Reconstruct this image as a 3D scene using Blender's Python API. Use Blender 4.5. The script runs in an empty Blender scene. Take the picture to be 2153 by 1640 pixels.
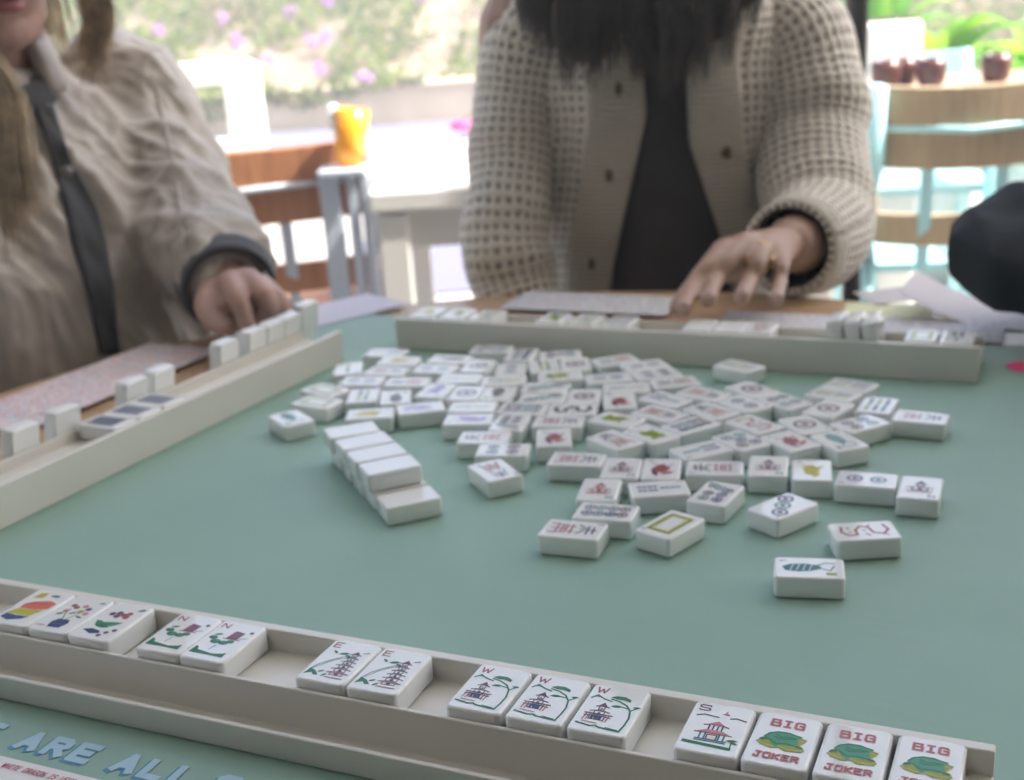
import bpy, bmesh, math, random
import numpy as np
from mathutils import Vector, Matrix
R = math.radians
random.seed(7)
scene = bpy.context.scene

# ------------------------------------------------------------------ camera
TZ = 0.740                    # height of the table top
CAM_H = 0.28827               # camera above the table top
FPX, CX, CY = 2645.09, 1076.5, 820.0
PIT, ROL = R(17.4873), R(-3.7156)
fw = Vector((0, math.cos(PIT), -math.sin(PIT)))
up0 = Vector((0, math.sin(PIT), math.cos(PIT)))
rt0 = Vector((1, 0, 0))
RT = math.cos(ROL)*rt0 + math.sin(ROL)*up0
UP = -math.sin(ROL)*rt0 + math.cos(ROL)*up0
CAM = Vector((0, 0, TZ + CAM_H))
cd = bpy.data.cameras.new('camera')
cam = bpy.data.objects.new('camera', cd)
scene.collection.objects.link(cam)
m = Matrix((RT, UP, -fw)).transposed().to_4x4()
m.translation = CAM
cam.matrix_world = m
cd.sensor_width = 36.0
cd.lens = 36.0*FPX/2153.0
cd.clip_start, cd.clip_end = 0.02, 400
cd.dof.use_dof = True
cd.dof.focus_distance = 0.47
cd.dof.aperture_fstop = 11.5
cd.dof.aperture_blades = 0
scene.camera = cam

# ------------------------------------------------------------------ world, sun, exposure
SUN_EL, SUN_AZ = 52.0, 100.0   # azimuth from +Y towards +X: the sun stands to the right
w = bpy.data.worlds.new('World'); scene.world = w; w.use_nodes = True
nt = w.node_tree; nt.nodes.clear()
sky = nt.nodes.new('ShaderNodeTexSky'); sky.sky_type = 'NISHITA'; sky.sun_disc = False
sky.sun_elevation = R(SUN_EL); sky.sun_rotation = R(SUN_AZ)
sky.air_density = 1.0; sky.dust_density = 6.0; sky.ozone_density = .6
bg = nt.nodes.new('ShaderNodeBackground'); bg.inputs['Strength'].default_value = 0.12
wo = nt.nodes.new('ShaderNodeOutputWorld')
nt.links.new(sky.outputs[0], bg.inputs[0]); nt.links.new(bg.outputs[0], wo.inputs[0])
sd = bpy.data.lights.new('sun', 'SUN'); sd.energy = 3.0; sd.angle = R(0.5); sd.color = (1.0, 0.95, 0.87)
sun = bpy.data.objects.new('sun', sd); scene.collection.objects.link(sun)
sdir = Vector((math.sin(R(SUN_AZ))*math.cos(R(SUN_EL)), math.cos(R(SUN_AZ))*math.cos(R(SUN_EL)), math.sin(R(SUN_EL))))
sun.rotation_euler = sdir.to_track_quat('Z', 'Y').to_euler()
vs = scene.view_settings
vs.view_transform = 'Standard'; vs.look = 'None'; vs.gamma = 1.0; vs.use_curve_mapping = False
vs.exposure = 2.05
scene.cycles.use_denoising = True
scene.cycles.max_bounces = 6
scene.cycles.sample_clamp_indirect = 6.0

# ------------------------------------------------------------------ helpers
COL = scene.collection
def at(px, py, Y):
    """world point seen at a pixel of the photograph, at depth Y"""
    d = fw + RT*((px-CX)/FPX) - UP*((py-CY)/FPX)
    return CAM + d*(Y/d.y)
def atz(px, py, z):
    """the same on a level plane z above the table top"""
    d = fw + RT*((px-CX)/FPX) - UP*((py-CY)/FPX)
    return CAM + d*((TZ+z-CAM.z)/d.z)

def tag(o, label=None, cat=None, group=None, kind=None):
    if label: o['label'] = label
    if cat: o['category'] = cat
    if group: o['group'] = group
    if kind: o['kind'] = kind
    return o

def link(name, mesh, parent=None, loc=None, rot=None):
    o = bpy.data.objects.new(name, mesh); COL.objects.link(o)
    if parent: o.parent = parent
    if loc is not None: o.location = loc
    if rot is not None: o.rotation_euler = rot
    return o

def empty(name, loc=(0, 0, 0), rz=0.0):
    o = link(name, None, loc=loc, rot=(0, 0, rz)); o.empty_display_size = .05
    return o

def mat(name, col, rough=.5, spec=.5, metal=0, noise=None, bump=None, coat=0, trans=0, sheen=0, sss=0):
    """principled material; noise=(scale, amount) varies colour, bump=(scale, strength, distance)"""
    m = bpy.data.materials.new(name); m.use_nodes = True
    n = m.node_tree; b = n.nodes['Principled BSDF']
    b.inputs['Base Color'].default_value = (*col, 1); b.inputs['Roughness'].default_value = rough
    b.inputs['Specular IOR Level'].default_value = spec; b.inputs['Metallic'].default_value = metal
    b.inputs['Coat Weight'].default_value = coat; b.inputs['Transmission Weight'].default_value = trans
    b.inputs['Sheen Weight'].default_value = sheen
    if sss:
        b.inputs['Subsurface Weight'].default_value = sss
        b.inputs['Subsurface Radius'].default_value = (.006, .004, .003)
        b.inputs['Subsurface Scale'].default_value = 1.0
    if noise or bump:
        tc = n.nodes.new('ShaderNodeTexCoord')
    if noise:
        sc, am = noise
        nz = n.nodes.new('ShaderNodeTexNoise'); nz.inputs['Scale'].default_value = sc; nz.inputs['Detail'].default_value = 5
        n.links.new(tc.outputs['Object'], nz.inputs['Vector'])
        mr = n.nodes.new('ShaderNodeMapRange')
        mr.inputs['From Min'].default_value = .3; mr.inputs['From Max'].default_value = .7
        mr.inputs['To Min'].default_value = 1-am; mr.inputs['To Max'].default_value = 1+am
        n.links.new(nz.outputs['Fac'], mr.inputs['Value'])
        mx = n.nodes.new('ShaderNodeMix'); mx.data_type = 'RGBA'; mx.blend_type = 'MULTIPLY'; mx.inputs[0].default_value = 1
        mx.inputs[6].default_value = (*col, 1)
        n.links.new(mr.outputs[0], mx.inputs[7]); n.links.new(mx.outputs[2], b.inputs['Base Color'])
    if bump:
        sc, st, di = bump
        nb = n.nodes.new('ShaderNodeTexNoise'); nb.inputs['Scale'].default_value = sc; nb.inputs['Detail'].default_value = 4
        n.links.new(tc.outputs['Object'], nb.inputs['Vector'])
        bp = n.nodes.new('ShaderNodeBump'); bp.inputs['Strength'].default_value = st; bp.inputs['Distance'].default_value = di
        n.links.new(nb.outputs['Fac'], bp.inputs['Height']); n.links.new(bp.outputs[0], b.inputs['Normal'])
    return m

class MB:
    """collects geometry; build() links it as one mesh object"""
    def __init__(s): s.v = []; s.f = []; s.mi = []; s.uv = {}
    def add(s, verts, faces, mi=0):
        b = len(s.v); s.v += [tuple(p) for p in verts]
        s.f += [tuple(i+b for i in q) for q in faces]; s.mi += [mi]*len(faces)
        return b
    def box(s, c, size, rz=0, mi=0, M=None):
        hx, hy, hz = size[0]/2, size[1]/2, size[2]/2
        T = Matrix.Translation(c) @ (M if M is not None else Matrix.Rotation(rz, 4, 'Z'))
        vs_ = [T @ Vector((x*hx, y*hy, z*hz)) for x in (-1, 1) for y in (-1, 1) for z in (-1, 1)]
        s.add(vs_, [(0, 1, 3, 2), (4, 6, 7, 5), (0, 4, 5, 1), (2, 3, 7, 6), (0, 2, 6, 4), (1, 5, 7, 3)], mi)
    def bar(s, a, b, w_, t, mi=0, upv=(0, 0, 1)):
        a, b = Vector(a), Vector(b); d = (b-a); L = d.length; d.normalize()
        u = Vector(upv); sd_ = d.cross(u)
        if sd_.length < 1e-4: sd_ = d.cross(Vector((0, 1, 0)))
        sd_.normalize(); u = sd_.cross(d)
        M = Matrix((d, sd_, u)).transposed().to_4x4()
        s.box((a+b)/2, (L, w_, t), M=M, mi=mi)
    def rings(s, rings, closed=True, cap=True, mi=0):
        n = len(rings[0]); b = len(s.v)
        for r in rings: s.v += [tuple(p) for p in r]
        for i in range(len(rings)-1):
            for j in range(n if closed else n-1):
                k = (j+1) % n
                s.f.append((b+i*n+j, b+i*n+k, b+(i+1)*n+k, b+(i+1)*n+j)); s.mi.append(mi)
        if cap and closed:
            s.f.append(tuple(b+j for j in reversed(range(n)))); s.mi.append(mi)
            e = b+(len(rings)-1)*n
            s.f.append(tuple(e+j for j in range(n))); s.mi.append(mi)
    def tube(s, pts, rad, n=10, mi=0, cap=True, flat=1.0, upv=(0, 0, 1), round_ends=False):
        """tapered tube; flat scales the section along the up vector"""
        pts = [Vector(p) for p in pts]
        if not hasattr(rad, '__len__'): rad = [rad]*len(pts)
        rad = list(rad)
        if round_ends:
            d0 = (pts[0]-pts[1]).normalized(); d1 = (pts[-1]-pts[-2]).normalized()
            pts = [pts[0]+d0*rad[0]*.9, pts[0]+d0*rad[0]*.55] + pts + [pts[-1]+d1*rad[-1]*.55, pts[-1]+d1*rad[-1]*.9]
            rad = [rad[0]*.35, rad[0]*.8] + rad + [rad[-1]*.8, rad[-1]*.35]
        rs = []
        for i, p in enumerate(pts):
            d = (pts[min(i+1, len(pts)-1)]-pts[max(i-1, 0)]).normalized()
            sd_ = d.cross(Vector(upv))
            if sd_.length < 1e-3: sd_ = d.cross(Vector((0, 1, .1)))
            sd_.normalize(); u = sd_.cross(d).normalized()
            rs.append([p+sd_*math.cos(t)*rad[i]+u*math.sin(t)*rad[i]*flat for t in [2*math.pi*k/n for k in range(n)]])
        s.rings(rs, True, cap, mi)
    def ball(s, c, r, n=14, mi=0, M=None):
        c = Vector(c)
        if not hasattr(r, '__len__'): r = (r, r, r)
        M = M or Matrix.Identity(3)
        rs = []
        for i in range(1, n):
            a = math.pi*i/n
            rs.append([c+M @ Vector((r[0]*math.sin(a)*math.cos(t), r[1]*math.sin(a)*math.sin(t), -r[2]*math.cos(a))) for t in [2*math.pi*k/n for k in range(n)]])
        s.rings(rs, True, True, mi)
    def mesh(s, name, mats, smooth=False):
        me = bpy.data.meshes.new(name); me.from_pydata(s.v, [], s.f)
        for mm in (mats if isinstance(mats, (list, tuple)) else [mats]): me.materials.append(mm)
        me.polygons.foreach_set('material_index', s.mi)
        if smooth: me.polygons.foreach_set('use_smooth', [True]*len(me.polygons))
        me.update(); return me
    def build(s, name, mats, parent=None, smooth=False, bevel=None, loc=None, rot=None):
        o = link(name, s.mesh(name, mats, smooth), parent, loc, rot)
        if bevel:
            b = o.modifiers.new('bevel', 'BEVEL'); b.width = bevel; b.segments = 2; b.limit_method = 'ANGLE'; b.angle_limit = R(30)
        return o

def spline(pts, n=24):
    """Catmull-Rom through pts (numpy)"""
    P = np.array([list(p) for p in pts], float)
    P = np.vstack([2*P[0]-P[1], P, 2*P[-1]-P[-2]])
    out = []
    for t in np.linspace(0, len(pts)-1-1e-6, n):
        i = int(t); u = t-i; a, b, c, d = P[i:i+4]
        out.append(.5*((2*b)+(-a+c)*u+(2*a-5*b+4*c-d)*u*u+(-a+3*b-3*c+d)*u**3))
    return np.array(out)

def baked(mb, voxel, smooth=4, factor=.5, fn=None, name='body', mats=None):
    """one continuous surface: voxel remesh of the collected volumes, smoothed, then displaced by fn(co, no)"""
    o = link('tmp', mb.mesh('tmp', []))
    r = o.modifiers.new('r', 'REMESH'); r.mode = 'VOXEL'; r.voxel_size = voxel
    sm = o.modifiers.new('s', 'SMOOTH'); sm.factor = factor; sm.iterations = smooth
    bpy.context.view_layer.update()
    me = bpy.data.meshes.new_from_object(o.evaluated_get(bpy.context.evaluated_depsgraph_get()))
    bpy.data.objects.remove(o)
    me.name = name
    if fn:
        n = len(me.vertices); co = np.empty(n*3); me.vertices.foreach_get('co', co); co = co.reshape(-1, 3)
        no = np.empty(n*3); me.vertex_normals.foreach_get('vector', no); no = no.reshape(-1, 3)
        me.vertices.foreach_set('co', fn(co, no).ravel())
    me.materials.clear()
    for mm in mats: me.materials.append(mm)
    me.polygons.foreach_set('use_smooth', [True]*len(me.polygons))
    me.polygons.foreach_set('material_index', [0]*len(me.polygons))
    me.update(); return me

# ------------------------------------------------------------------ materials of the table
def wood_mat(name, c1, c2, scale=6, rough=.35, axis=(1, 12, 12), rz=0):
    m = bpy.data.materials.new(name); m.use_nodes = True
    n = m.node_tree; b = n.nodes['Principled BSDF']
    tc = n.nodes.new('ShaderNodeTexCoord'); mp = n.nodes.new('ShaderNodeMapping')
    mp.inputs['Scale'].default_value = axis; mp.inputs['Rotation'].default_value = (0, 0, rz)
    nz = n.nodes.new('ShaderNodeTexNoise'); nz.inputs['Scale'].default_value = scale; nz.inputs['Detail'].default_value = 8; nz.inputs['Distortion'].default_value = .6
    cr = n.nodes.new('ShaderNodeValToRGB')
    cr.color_ramp.elements[0].position = .3; cr.color_ramp.elements[1].position = .72
    cr.color_ramp.elements[0].color = (*c1, 1); cr.color_ramp.elements[1].color = (*c2, 1)
    bp = n.nodes.new('ShaderNodeBump'); bp.inputs['Strength'].default_value = .15; bp.inputs['Distance'].default_value = .001
    L = n.links.new
    L(tc.outputs['Object'], mp.inputs[0]); L(mp.outputs[0], nz.inputs['Vector']); L(nz.outputs['Fac'], cr.inputs[0])
    L(cr.outputs[0], b.inputs['Base Color']); L(nz.outputs['Fac'], bp.inputs['Height']); L(bp.outputs[0], b.inputs['Normal'])
    b.inputs['Roughness'].default_value = rough
    return m

M = {}
M['wood'] = wood_mat('table_wood', (.46, .30, .17), (.62, .44, .27), 7, .32)
M['mint'] = mat('mint_mat', (.285, .445, .37), .55, .4, noise=(9, .05), bump=(900, .12, .0004), sheen=.05)
def mat_wear(m):
    """soft creases and a faint uneven tone in the cloth"""
    n = m.node_tree; L = n.links.new; b_ = n.nodes['Principled BSDF']
    tc = n.nodes.new('ShaderNodeTexCoord'); mp = n.nodes.new('ShaderNodeMapping'); mp.inputs['Scale'].default_value = (3.2, 9, 1); mp.inputs['Rotation'].default_value = (0, 0, .5)
    nz = n.nodes.new('ShaderNodeTexNoise'); nz.inputs['Scale'].default_value = 2.2; nz.inputs['Detail'].default_value = 4; nz.inputs['Distortion'].default_value = .8
    L(tc.outputs['Object'], mp.inputs[0]); L(mp.outputs[0], nz.inputs['Vector'])
    old = b_.inputs['Normal'].links[0].from_node
    bp = n.nodes.new('ShaderNodeBump'); bp.inputs['Strength'].default_value = .14; bp.inputs['Distance'].default_value = .004
    L(nz.outputs['Fac'], bp.inputs['Height']); L(old.outputs[0], bp.inputs['Normal']); L(bp.outputs[0], b_.inputs['Normal'])
    lint = n.nodes.new('ShaderNodeTexNoise'); lint.inputs['Scale'].default_value = 420; lint.inputs['Detail'].default_value = 3; L(tc.outputs['Object'], lint.inputs['Vector'])
    mr = n.nodes.new('ShaderNodeMapRange'); mr.inputs['From Min'].default_value = .35; mr.inputs['From Max'].default_value = .75; mr.inputs['To Min'].default_value = .50; mr.inputs['To Max'].default_value = .60
    L(nz.outputs['Fac'], mr.inputs['Value']); L(mr.outputs[0], b_.inputs['Roughness'])
mat_wear(M['mint'])
M['rack'] = mat('rack_plastic', (.78, .76, .69), .28, .5, noise=(14, .03), bump=(60, .04, .0006))
M['tile'] = mat('tile_plastic', (.88, .90, .88), .04, .8, noise=(40, .015))
M['blue_pale'] = mat('pale_blue_print', (.42, .62, .72), .6, .3)
M['blue_mid'] = mat('mid_blue_print', (.11, .30, .44), .6, .3)
M['pink'] = mat('hot_pink_print', (.80, .05, .22), .6, .3)
M['coral'] = mat('coral_print', (.75, .10, .07), .6, .3)
M['paper'] = mat('white_paper', (.82, .80, .80), .7, .3, noise=(30, .03))
M['ink_red'] = mat('ink_red', (.42, .05, .06), .45, .4)
M['ink_black'] = mat('ink_black', (.035, .04, .045), .45, .4)
M['metal_leg'] = mat('dark_metal', (.06, .06, .06), .4, .5, .6)
INKS = [mat('ink_'+n_, c_, .35, .5) for n_, c_ in [
    ('brick', (.36, .10, .10)), ('green', (.012, .17, .075)), ('navy', (.02, .05, .17)), ('char', (.05, .035, .05)),
    ('yellow', (.52, .46, .03)), ('lilac', (.42, .36, .66)), ('olive', (.30, .34, .03)), ('rose', (.62, .24, .25)),
    ('plum', (.13, .06, .11)), ('teal', (.03, .20, .22)), ('ivory', (.80, .78, .62)), ('orange', (.70, .15, .08)),
    ('jade', (.05, .30, .16))]]
RED, GRN, NAV, CHA, YEL, LIL, OLI, ROS, PLU, TEA, IVO, ORA, JAD = range(13)

def text_mat(name, base, inks, row=.0042, density=.5):
    """printed rows of small unreadable marks on paper, in object space"""
    m = bpy.data.materials.new(name); m.use_nodes = True
    n = m.node_tree; b = n.nodes['Principled BSDF']; L = n.links.new
    tc = n.nodes.new('ShaderNodeTexCoord')
    sp = n.nodes.new('ShaderNodeSeparateXYZ'); L(tc.outputs['Object'], sp.inputs[0])
    def mth(op, a, c=None):
        q = n.nodes.new('ShaderNodeMath'); q.operation = op
        for i, x in enumerate((a, c)):
            if x is None: continue
            if isinstance(x, (int, float)): q.inputs[i].default_value = x
            else: L(x, q.inputs[i])
        return q.outputs[0]
    yr = mth('DIVIDE', sp.outputs['Y'], row)
    fr = mth('FRACT', yr); inrow = mth('LESS_THAN', fr, .55)
    fl = mth('FLOOR', yr)
    cb = n.nodes.new('ShaderNodeCombineXYZ')
    L(mth('MULTIPLY', sp.outputs['X'], 700), cb.inputs[0]); L(mth('MULTIPLY', fl, 7.31), cb.inputs[1])
    nz = n.nodes.new('ShaderNodeTexNoise'); nz.inputs['Scale'].default_value = 1.0; nz.inputs['Detail'].default_value = 2
    L(cb.outputs[0], nz.inputs['Vector'])
    ink = mth('MULTIPLY', mth('GREATER_THAN', nz.outputs['Fac'], 1-density), inrow)
    cb2 = n.nodes.new('ShaderNodeCombineXYZ')
    L(mth('MULTIPLY', sp.outputs['X'], 45), cb2.inputs[0]); L(mth('MULTIPLY', fl, 3.7), cb2.inputs[1])
    n2 = n.nodes.new('ShaderNodeTexNoise'); n2.inputs['Scale'].default_value = 1.0; L(cb2.outputs[0], n2.inputs['Vector'])
    cr = n.nodes.new('ShaderNodeValToRGB'); cr.color_ramp.interpolation = 'CONSTANT'
    el = cr.color_ramp.elements
    el[0].position = 0; el[0].color = (*inks[0], 1); el[1].position = .5; el[1].color = (*inks[1], 1)
    if len(inks) > 2: e3 = el.new(.58); e3.color = (*inks[2], 1)
    L(n2.outputs['Fac'], cr.inputs[0])
    mx = n.nodes.new('ShaderNodeMix'); mx.data_type = 'RGBA'; mx.inputs[6].default_value = (*base, 1)
    L(ink, mx.inputs[0]); L(cr.outputs[0], mx.inputs[7]); L(mx.outputs[2], b.inputs['Base Color'])
    b.inputs['Roughness'].default_value = .6
    return m
M['card'] = text_mat('printed_card', (.80, .76, .77), [(.6, .22, .25), (.22, .26, .40), (.5, .18, .2)])
M['card2'] = text_mat('printed_card_blue', (.82, .82, .84), [(.3, .33, .42), (.25, .36, .34), (.5, .3, .34)])

# ------------------------------------------------------------------ table and mat
E1 = Vector((.9086, -.4177, 0)); N1 = Vector((.4177, .9086, 0)); YAW = R(-24.69)
TC = Vector((.003, .737, 0)); TR_ = .515
tb = empty('round_table', (TC.x, TC.y, 0))
tag(tb, 'round light-brown wooden table under the mint game mat', 'table')
b = MB(); NS = 96
prof = [(.0, TZ-.035), (TR_-.012, TZ-.035), (TR_-.002, TZ-.030), (TR_, TZ-.016), (TR_-.003, TZ-.007), (TR_-.008, TZ-.0035), (.0, TZ-.0035)]
rs = [[(max(r, .001)*math.cos(2*math.pi*k/NS), max(r, .001)*math.sin(2*math.pi*k/NS), z) for k in range(NS)] for r, z in prof]
b.rings(rs); b.build('table_top', M['wood'], tb, smooth=False)
b = MB(); b.tube([(0, 0, .02), (0, 0, TZ-.04)], .045, 20); b.build('pedestal', M['metal_leg'], tb, True)
b = MB(); b.tube([(0, 0, 0), (0, 0, .012), (0, 0, .03)], [.28, .28, .06], 32); b.build('base_plate', M['metal_leg'], tb)

MH = .355
mt = empty('game_mat', (TC.x, TC.y, TZ), YAW)
tag(mt, 'square mint green cloth game mat printed with pale blue lettering', 'game mat')
b = MB(); ring = []
for cx_, cy_, a0 in ((1, 1, 0), (-1, 1, 90), (-1, -1, 180), (1, -1, 270)):
    for k in range(7):
        a = R(a0+15*k); ring.append((cx_*(MH-.02)+.02*math.cos(a), cy_*(MH-.02)+.02*math.sin(a)))
b.rings([[(x, y, z) for x, y in [(p_[0]*s_, p_[1]*s_) for p_ in ring]] for s_, z in ((1, -.0030), (1, -.0006), (.998, 0))])
b.build('mat_cloth', M['mint'], mt)

# stroke letters on a 1 x 1.5 cell
GL = {
 'A': [[(0, 0), (.5, 1.5), (1, 0)], [(.2, .5), (.8, .5)]], 'R': [[(0, 0), (0, 1.5), (.75, 1.5), (.95, 1.3), (.95, .95), (.75, .75), (0, .75)], [(.5, .75), (1, 0)]],
 'E': [[(1, 0), (0, 0), (0, 1.5), (1, 1.5)], [(0, .78), (.8, .78)]], 'L': [[(0, 1.5), (0, 0), (.95, 0)]],
 'W': [[(0, 1.5), (.25, 0), (.5, 1.1), (.75, 0), (1, 1.5)]], 'N': [[(0, 0), (0, 1.5), (1, 0), (1, 1.5)]],
 'S': [[(1, 1.3), (.85, 1.5), (.15, 1.5), (0, 1.3), (0, .95), (.15, .78), (.85, .72), (1, .55), (1, .2), (.85, 0), (.15, 0), (0, .2)]],
 'O': [[(.2, 0), (0, .2), (0, 1.3), (.2, 1.5), (.8, 1.5), (1, 1.3), (1, .2), (.8, 0), (.2, 0)]],
 'T': [[(0, 1.5), (1, 1.5)], [(.5, 1.5), (.5, 0)]], 'H': [[(0, 0), (0, 1.5)], [(1, 0), (1, 1.5)], [(0, .75), (1, .75)]],
 'I': [[(.15, 1.5), (.85, 1.5)], [(.5, 1.5), (.5, 0)], [(.15, 0), (.85, 0)]],
 'D': [[(0, 0), (0, 1.5), (.7, 1.5), (1, 1.2), (1, .3), (.7, 0), (0, 0)]],
 'G': [[(1, 1.2), (.8, 1.5), (.2, 1.5), (0, 1.3), (0, .2), (.2, 0), (1, 0), (1, .75), (.55, .75)]],
 'U': [[(0, 1.5), (0, .2), (.2, 0), (.8, 0), (1, .2), (1, 1.5)]],
 'B': [[(0, 0), (0, 1.5), (.9, 1.5), (.9, .8), (0, .8)], [(.9, .8), (1, .7), (1, 0), (0, 0)]],
 'J': [[(.2, 1.5), (1, 1.5)], [(.65, 1.5), (.65, 0), (0, 0), (0, .4)]],
 'K': [[(0, 0), (0, 1.5)], [(1, 1.5), (.1, .75), (1, 0)]],
 ':': [[(.5, .35), (.5, .5)], [(.5, .95), (.5, 1.1)]], ' ': [], '2': [[(0, 1.2), (.2, 1.5), (.8, 1.5), (1, 1.2), (0, 0), (1, 0)]],
 '1': [[(.3, 1.2), (.6, 1.5), (.6, 0)]],
}
class Ink:
    """flat print: strokes and filled shapes on a surface, one thin layer above the other"""
    def __init__(s): s.mb = MB(); s.z = 0.0
    def stroke(s, pts, wd, mi=0, close=False):
        P = [Vector((x, y)) for x, y in pts]
        for a, c in zip(P, P[1:]):
            d = c-a
            if d.length < 1e-9: continue
            d.normalize(); q = Vector((-d.y, d.x))*wd/2; e = d*wd*.38
            s.mb.add([(*(a-e+q), s.z), (*(a-e-q), s.z), (*(c+e-q), s.z), (*(c+e+q), s.z)], [(0, 1, 2, 3)], mi)
            s.z += 2e-6 if s.unit else 2e-3
    unit = False
    def poly(s, pts, mi=0):
        s.mb.add([(x, y, s.z) for x, y in pts], [tuple(range(len(pts)))], mi); s.z += 2e-6 if s.unit else 2e-3
    def disc(s, x, y, r, mi=0, n=12, ry=None):
        s.poly([(x+r*math.cos(2*math.pi*k/n), y+(ry or r)*math.sin(2*math.pi*k/n)) for k in range(n)], mi)
    def ring(s, x, y, r, wd, mi=0, n=14):
        s.stroke([(x+r*math.cos(2*math.pi*k/n), y+r*math.sin(2*math.pi*k/n)) for k in range(n+1)], wd, mi)
    def text(s, t, x, y, h, wd, pitch, mi=0, aspect=.62, slant=0, bold=1):
        k = h/1.5; wl = h*aspect
        for i, ch in enumerate(t):
            for g in GL[ch]:
                s.stroke([(x+i*pitch+u*wl+v*k*slant, y+v*k) for u, v in g], wd, mi)

# lettering on the mat, laid out in metres in the near rack's frame (x to the right of its right end, y towards the player)
NO = Vector((.16144, .38051, 0)); NEX = Vector((.9086, -.4177, 0)); NEY = Vector((-.4177, -.9086, 0))
def near_frame(o, z):
    Mx = Matrix((NEX, -NEY, Vector((0, 0, 1)))).transposed().to_4x4(); Mx.translation = Vector((NO.x, NO.y, z)); return Mx
def lettering(dx, dy, name, mm, z):
    k = Ink(); k.unit = True
    for word, x0 in (('WE', -.4170), ('ARE', -.3785), ('ALL', -.3275), ('O', -.2795)):
        k.text(word, x0+dx, -.0832-dy, .0098, .0036, .0142, 0, .82)
    o = k.mb.build(name, mm, mt)
    o.matrix_parent_inverse = mt.matrix_basis.inverted() if False else Matrix.Identity(4)
    o.matrix_basis = (Matrix.Translation(mt.location) @ Matrix.Rotation(YAW, 4, 'Z')).inverted() @ near_frame(o, TZ+z)
    return o
lettering(-.0012, .0014, 'lettering_shadow', M['blue_mid'], .00015)
lettering(0, 0, 'lettering', M['blue_pale'], .00035)
# pink and coral leaf shape printed at the right edge of the mat
pc = atz(2168, 771, 0); k = Ink(); k.unit = True
def leafpts(lx, ly): return [(lx*math.cos(t), ly*math.sin(t)*(1-.25*math.cos(t))) for t in [2*math.pi*j/20 for j in range(20)]]
k.poly(leafpts(.018, .013), 0)
k.z = .0003; k.poly([(x*.7+.004, y*.6-.004) for x, y in leafpts(.018, .013)], 1)
o = k.mb.build('leaf_motif', [M['pink'], M['coral']], mt)
o.matrix_basis = (Matrix.Translation(mt.location) @ Matrix.Rotation(YAW, 4, 'Z')).inverted() @ Matrix.Translation(pc+Vector((0, 0, .0004)))

# ------------------------------------------------------------------ racks
RL, RH = .4754, .0266
RP = [(0, 0), (0, RH), (.005, RH), (.005, .0165), (.0397, .0165), (.0397, .0240), (.0419, .0240), (.0432, .0060), (.0536, .0060), (.0536, .0118), (.0563, .0118), (.0563, 0)]
b = MB(); b.rings([[(x, y, z) for y, z in RP] for x in (0, RL)])
rack_me = b.mesh('tile_rack', M['rack'])
def rack(x, y, yaw, label):
    o = link('tile_rack', rack_me, loc=(x, y, TZ+.0002), rot=(0, 0, yaw))
    bv = o.modifiers.new('bevel', 'BEVEL'); bv.width = .0007; bv.segments = 3; bv.limit_method = 'ANGLE'; bv.angle_limit = R(30)
    return tag(o, label, 'tile rack', 'cream plastic tile racks around the mat')
YN, YF, YL = R(155.3126), R(-24.702), R(62.206)
rack(.16144, .38051, YN, 'cream plastic tile rack nearest the camera holding pagoda and joker tiles')
rack(-.09725, 1.05619, YF, 'cream plastic tile rack in front of the player in the knit cardigan')
rack(-.3615, .6055, YL, 'cream plastic tile rack along the left, in front of the taupe jacket')
LO = Vector((-.3615, .6055, 0)); LX = Vector((math.cos(YL), math.sin(YL), 0)); LY = Vector((-math.sin(YL), math.cos(YL), 0))
FO = Vector((-.09725, 1.05619, 0)); FX = Vector((math.cos(YF), math.sin(YF), 0)); FY = Vector((-math.sin(YF), math.cos(YF), 0))

# ------------------------------------------------------------------ tiles
TA, TB, TT = .034, .0232, .0112
bm = bmesh.new(); bmesh.ops.create_cube(bm, size=1)
bmesh.ops.scale(bm, vec=(TA, TB, TT), verts=bm.verts)
bmesh.ops.bevel(bm, geom=[e for e in bm.edges if abs(e.verts[0].co.z-e.verts[1].co.z) > .005], offset=.0024, segments=3, profile=.5, affect='EDGES')
bmesh.ops.bevel(bm, geom=[e for e in bm.edges if abs(e.verts[0].co.z-e.verts[1].co.z) < .001 and len(e.link_faces) == 2 and abs(e.link_faces[0].normal.z-e.link_faces[1].normal.z) > .5],
                offset=.0013, segments=3, profile=.5, affect='EDGES')
bmesh.ops.translate(bm, vec=(0, 0, TT/2), verts=bm.verts)
tile_me = bpy.data.meshes.new('mahjong_tile'); bm.to_mesh(tile_me); bm.free()
tile_me.materials.append(M['tile'])
tile_me.polygons.foreach_set('use_smooth', [abs(p_.normal.z) < .999 for p_ in tile_me.polygons])

def pagoda(k, x, y, w_, tiers, th, c, lw=.35):
    for i in range(tiers):
        s = w_*(1-.62*i/max(tiers-1, 1)) if tiers > 1 else w_
        yy = y+i*th
        k.stroke([(x-s/2-.9, yy+th*.62), (x-s*.32, yy+th*.78), (x+s*.32, yy+th*.78), (x+s/2+.9, yy+th*.62)], lw*1.3, c)
        k.stroke([(x-s*.34, yy), (x-s*.34, yy+th*.6)], lw, c); k.stroke([(x+s*.34, yy), (x+s*.34, yy+th*.6)], lw, c)
        k.stroke([(x-s*.34, yy+.1), (x+s*.34, yy+.1)], lw, c)
        k.disc(x, yy+th*.3, s*.12, c, 8)
    t = y+tiers*th-.2*th
    k.poly([(x-w_*.2, t), (x+w_*.2, t), (x, t+th*.75)], c)
def leafy(k, x, y, r, a, c):
    ca, sa = math.cos(a), math.sin(a)
    k.poly([(x+ca*u-sa*v, y+sa*u+ca*v) for u, v in ((-r, 0), (-.4*r, .34*r), (.3*r, .36*r), (r, 0), (.3*r, -.3*r), (-.4*r, -.28*r))], c)
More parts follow.
